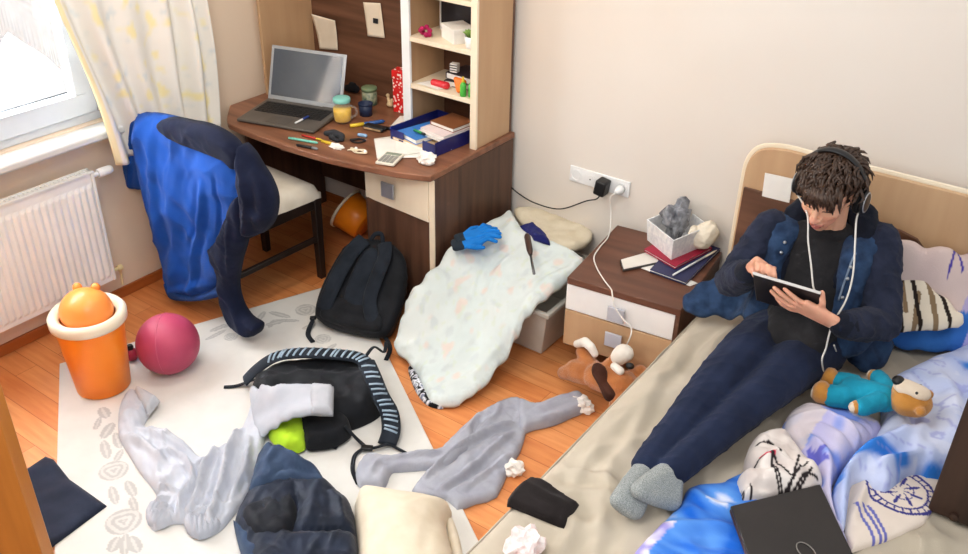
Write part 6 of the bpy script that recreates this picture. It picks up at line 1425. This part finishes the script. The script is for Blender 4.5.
pp = [V((p[0], p[1], 0)) for p in [(-1.421,2.962,0.463),(-1.373,2.898,0.463),(-1.284,3.046,0.463),(-1.352,3.109,0.463)]]
ph = thing('phone', 'white phone lying face up on the nightstand left of books', 'phone', pp[0]+V((0,0,z0)))
b = MB(); b.hexa([p+V((0,0,z0)) for p in pp], [p+V((0,0,z0+.010)) for p in pp]); b.build('phone_body', mat('dark phone edge', '#4c4a49', '#413f3f', rough=.4), ph, bevel=.002)
c = sum(pp, V())/4; b = MB(); b.hexa([c+(p-c)*.95+V((0,0,z0+.0095)) for p in pp], [c+(p-c)*.95+V((0,0,z0+.0115)) for p in pp]); b.build('face', mat('pale phone face', '#e6e2da', '#dad6cd', rough=.3), ph)
stick('pencil', (-1.187,2.96,0.478), (-1.132,3.256,0.478), .004, (m_white, m_cream), 'long white pencil lying across the navy book on nightstand', 'pencil')
o = sheet('leaflet', [(-1.328,2.967,0.456),(-1.111,2.959,0.456),(-1.096,2.999,0.456),(-1.322,3.033,0.456)], z0+.001, 'white leaflet under the navy book at the nightstand front', bend=.0)
crumple('floral_tissue', V((-0.883,1.456,0.452)), .05, mat('pink flecked tissue', '#f4ecea', '#e6c6c2', rough=.85, scale=50), 'crumpled pink and white tissue on the sheet at the bed corner', 'tissue', seed=41, sx=.9, sz=.8)
# black shorts on the bed edge
m_sh = fabric('black knit shorts', '#262121', '#1c1818', bscale=400)
sh = pad('shorts', [(-1.037,1.606,0.46),(-1.042,1.642,0.46),(-1.021,1.688,0.46),(-0.982,1.702,0.46),(-0.911,1.69,0.46),(-0.851,1.682,0.46),(-0.845,1.635,0.46),(-0.841,1.587,0.46),(-0.913,1.579,0.46),(-1.013,1.566,0.46)], m_sh, base=lambda x, y: BZ1-max(0, BX0-.01-x)*1.1, h=.022, w=.03, edge=.010, step=.008, smooth=False, namp=.005, nscale=16, folds=[([(-1.026,1.649,0.46),(-0.937,1.642,0.46),(-0.857,1.645,0.46)],.012,.008),([(-1.015,1.593,0.46),(-0.938,1.593,0.46),(-0.86,1.596,0.46)],.010,-.006)])
tag(sh, 'black knit shorts folded over the near edge of the bed', 'shorts')

# ================================================================ sockets and cables
WB = YB-.001
sk_ = thing('socket_strip', 'white wall socket strip above the nightstand', 'socket', (-1.72, WB, .60))
b = MB(); b.box((-1.875, WB-.010, .565), (-1.575, WB, .638)); b.build('faceplate', m_white, sk_, bevel=.003)
for i, x in enumerate((-1.842, -1.767, -1.692, -1.612)):
    b = MB(); b.lathe([(.027,0),(.027,.003),(.021,.003),(.020,-.004),(0,-.004)] if i != 1 else [(.02,0),(.02,.003),(0,.003)], c=(x, WB-.0105, .6), M=Matrix.Rotation(math.pi/2, 3, 'X'), n=24); s1_ = b.build('socket_outlet', m_white, sk_, smooth=False)
    for dx in ((-.009, .009) if i != 1 else (0,)):
        b = MB(); b.lathe([(.0035,0),(.0035,.001),(0,.001)], c=(x+dx, WB-.0135 if i == 1 else WB-.0075, .6), M=Matrix.Rotation(math.pi/2, 3, 'X'), n=10); b.build('hole', m_black, s1_)
ad = thing('power_adapter', 'black power adapter plugged into the wall socket strip', 'adapter', (-1.692, WB-.05, .585))
b = MB(); b.box((-.026,-.072,-.036),(.026,-.013,.034), Matrix.Translation((-1.69, WB, .598)) @ Matrix.Rotation(.15, 4, 'Y')); b.build('adapter_body', m_black, ad, bevel=.008)
b = MB(); b.tube(catmull([V((-1.69, WB-.055, .562)), V((-1.71, WB-.05, .535)), V((-1.77, WB-.03, .50)), (-1.901,3.28,0.42), (-2.034,3.275,0.412), (-2.134,3.28,0.432), (-2.193,3.29,0.453)], 8), .003, n=8); b.build('cord', m_blk, ad, smooth=True)
pg = thing('white_plug', 'white plug with thin white charging cable hanging over the nightstand', 'plug', (-1.612, WB-.04, .585))
b = MB(); b.lathe([(.019,0),(.019,.02),(.014,.028),(.010,.045),(0,.046)], c=(-1.612, WB-.014, .6), M=Matrix.Rotation(math.pi/2, 3, 'X'), n=20); b.build('plug_body', m_white, pg, smooth=True)
m_cable = mat('white charging cable', '#eeebe6', '#e2dfd9', rough=.45)
b = MB(); b.tube(catmull([V((-1.612, WB-.055, .595)), V((-1.635, WB-.065, .57)), (-1.621,3.24,0.493), (-1.565,3.128,0.46), (-1.545,3.017,0.457), (-1.522,2.928,0.457), (-1.468,2.857,0.457), (-1.399,2.793,0.457), (-1.343,2.748,0.458), (-1.321,2.715,0.465), (-1.3,2.7,0.426), (-1.261,2.7,0.383), (-1.219,2.7,0.354), (-1.217,2.69,0.305), (-1.288,2.793,0.16)], 8), .0028, n=8); b.build('cable', m_cable, pg, smooth=True)
n3 = MB(); q = [V(p) for p in [(-0.983,3.212,0.881),(-0.876,3.212,0.886),(-0.872,3.212,0.789),(-0.978,3.212,0.786)]]; n3.hexa([p+V((0,.003,0)) for p in q], q); tag(n3.build('sticky_note', m_paper), 'blank white paper note stuck on the headboard left of the head', 'note')

# ================================================================ hoodie over the chair back
m_blue = fabric('royal blue hoodie', '#1a4fa6', '#143f89', bump=.3, scale=5, bscale=350, sheen=.05); m_nav = fabric('dark navy hoodie lining', '#191f36', '#12172a', bump=.3, bscale=350, sheen=.03)
hood = None
YC = 2.12
def YP(pts): return [V(p) for p in pts]
FRY = (V((0, YC, 0)), V((1,0,0)), V((0,0,1)), V((0,-1,0)))
body = [(-3.274,2.12,0.884),(-3.198,2.12,0.919),(-3.117,2.12,0.934),(-3.001,2.12,0.945),(-2.902,2.12,0.952),(-2.783,2.12,0.956),(-2.71,2.12,0.917),(-2.646,2.12,0.859),(-2.621,2.12,0.773),(-2.657,2.12,0.623),(-2.72,2.12,0.428),(-2.805,2.12,0.262),(-2.884,2.12,0.177),(-2.975,2.12,0.117),(-3.096,2.12,0.06),(-3.192,2.12,0.04),(-3.258,2.12,0.064),(-3.278,2.12,0.184),(-3.295,2.12,0.344),(-3.306,2.12,0.514),(-3.318,2.12,0.701)]
hood = pad('blue_hoodie', body, m_blue, h=.05, w=.10, edge=.012, step=.010, frame=FRY, namp=.014, nscale=7, crease=(.012, 6), back=lambda a, b, d: .012,
   folds=[([(-2.836,2.12,0.721),(-2.882,2.12,0.548),(-2.967,2.12,0.353),(-3.056,2.12,0.117)],.016,.022),([(-2.969,2.12,0.816),(-3.05,2.12,0.567),(-3.125,2.12,0.299),(-3.184,2.12,0.042)],.03,.012),([(-2.745,2.12,0.79),(-2.767,2.12,0.607),(-2.816,2.12,0.405)],.014,-.022),([(-3.149,2.12,0.857),(-3.183,2.12,0.622),(-3.217,2.12,0.319)],.022,.012),([(-3.287,2.12,0.031),(-3.086,2.12,0.138),(-2.864,2.12,0.25)],.016,.012)])
tag(hood, 'royal blue hoodie with navy lining hung over the chair back', 'hoodie')
pad('waistband', [(-3.239,2.1,0.123),(-3.146,2.1,0.099),(-2.992,2.1,0.146),(-2.832,2.1,0.261),(-2.78,2.1,0.339),(-2.771,2.1,0.284),(-2.845,2.1,0.191),(-2.964,2.1,0.12),(-3.114,2.1,0.058),(-3.216,2.1,0.04)], fabric('blue rib', '#193f82', '#143468', bscale=600), hood, h=.03, w=.015, edge=.015, step=.008, frame=(V((0,2.10,0)),)+FRY[1:], back=lambda a, b, d: .02)
pad('sleeve', [(-3.373,2.15,0.847),(-3.316,2.15,0.878),(-3.273,2.15,0.839),(-3.291,2.15,0.721),(-3.34,2.15,0.537),(-3.436,2.15,0.499),(-3.528,2.15,0.482),(-3.495,2.15,0.595),(-3.445,2.15,0.718)], m_blue, hood, h=.03, w=.04, edge=.012, step=.010, frame=(V((0,2.15,0)),)+FRY[1:], back=lambda a, b, d: .04*min(1, d/.03), folds=[([(-3.324,2.15,0.849),(-3.38,2.15,0.698),(-3.447,2.15,0.511)],.010,.012)])
pad('navy_hood', [(-3.059,2.085,0.933),(-2.991,2.085,0.958),(-2.891,2.085,0.969),(-2.794,2.085,0.98),(-2.704,2.085,0.974),(-2.63,2.085,0.949),(-2.599,2.085,0.9),(-2.626,2.085,0.843),(-2.679,2.085,0.862),(-2.771,2.085,0.867),(-2.865,2.085,0.867),(-2.975,2.085,0.869),(-3.044,2.085,0.89)], m_nav, hood, h=.03, w=.03, edge=.008, step=.009, frame=(V((0,2.075,0)),)+FRY[1:], namp=.006, crease=(.008, 10), back=lambda a, b, d: .03, label='navy hood part')
pad('navy_side', [(-2.629,2.07,0.922),(-2.579,2.07,0.918),(-2.537,2.07,0.873),(-2.491,2.07,0.821),(-2.469,2.07,0.752),(-2.494,2.07,0.66),(-2.549,2.07,0.589),(-2.613,2.07,0.55),(-2.644,2.07,0.576),(-2.632,2.07,0.712)], m_nav, hood, h=.05, w=.05, edge=.012, step=.009, frame=(V((0,2.10,0)),)+FRY[1:], namp=.012, crease=(.010, 9), back=lambda a, b, d: .03, folds=[([(-2.601,2.07,0.888),(-2.553,2.07,0.778),(-2.595,2.07,0.592)],.014,.02)], label='navy side panel')
pad('navy_sleeve', [(-2.675,2.085,0.693),(-2.631,2.085,0.715),(-2.614,2.085,0.646),(-2.646,2.085,0.524),(-2.703,2.085,0.402),(-2.742,2.085,0.282),(-2.733,2.085,0.191),(-2.686,2.085,0.139),(-2.62,2.085,0.125),(-2.662,2.085,0.057),(-2.745,2.085,0.048),(-2.809,2.085,0.085),(-2.837,2.085,0.176),(-2.836,2.085,0.317),(-2.858,2.085,0.396),(-2.872,2.085,0.42),(-2.796,2.085,0.493)], m_nav, hood, h=.04, w=.035, edge=.012, step=.009, frame=(V((0,2.085,0)),)+FRY[1:], namp=.008, crease=(.008, 10), back=lambda a, b, d: .02, folds=[([(-2.671,2.085,0.65),(-2.705,2.085,0.458),(-2.737,2.085,0.205)],.012,.014)], label='navy sleeve reaching the rug')

GROUPS = {'notebook': 'notebooks in the blue letter tray', 'glue_bottle': 'green glue bottles in the shelf unit', 'coloured_pencil': 'coloured pencils in the small cup',
          'work_glove': 'blue work gloves on the quilt', 'crumpled_tissue': 'crumpled tissues by the grey hoodie', 'marker': 'markers on the desk'}
for o in list(scene.objects):
    g = GROUPS.get(o.name.split('.')[0])
    if g and o.parent is None: o['group'] = g
# ================================================================ light and camera
wd = bpy.data.worlds.new('daylight'); scene.world = wd; wd.use_nodes = True
bg = wd.node_tree.nodes['Background']; bg.inputs[0].default_value = (1., 1., 1., 1); bg.inputs[1].default_value = .98
def area(name, loc, target, size, power, col=(1, 1, 1), sy=None):
    l = bpy.data.lights.new(name, 'AREA'); l.energy = power; l.color = col; l.size = size
    if sy: l.shape = 'RECTANGLE'; l.size_y = sy
    o = bpy.data.objects.new(name, l); COL.objects.link(o); o.location = loc
    o.rotation_euler = (V(target)-V(loc)).to_track_quat('-Z', 'Y').to_euler(); return o
area('window_daylight', (XL-.5, 1.35, 1.75), (-1.6, 1.7, .2), 1.6, 190, (.97, .99, 1.), 1.3)
area('added_overhead_fill', (-1.2, .6, 2.65), (-1.6, 1.8, 0), 1.0, 27, (1., .96, .91))  # added soft fill from overhead, not a known fixture of the room
area('added_warm_corner_fill', (-2.35, 1.9, 2.6), (-3.35, 3.1, .9), .5, 16, (1., .86, .68))  # added warm light to brighten the desk corner, no lamp hangs there
f_, th, ya, ro, Hc = (919.0, 0.5375614096142535, 0.6154030942532006, 0.020943951023931952, 2.3)
cam = bpy.data.cameras.new('camera'); co = bpy.data.objects.new('camera', cam); COL.objects.link(co)
fw = V((-math.sin(ya)*math.cos(th), math.cos(ya)*math.cos(th), -math.sin(th)))
r0 = V((math.cos(ya), math.sin(ya), 0)); u0 = r0.cross(fw)
rt = r0*math.cos(ro)+u0*math.sin(ro); up = u0*math.cos(ro)-r0*math.sin(ro)
co.matrix_world = Matrix(((rt.x, up.x, -fw.x, 0), (rt.y, up.y, -fw.y, 0), (rt.z, up.z, -fw.z, Hc), (0, 0, 0, 1)))
cam.sensor_width = 36; cam.lens = f_/968*36; cam.clip_start = .02
scene.camera = co
scene.view_settings.view_transform = 'Standard'; scene.view_settings.look = 'None'; scene.view_settings.exposure = .06
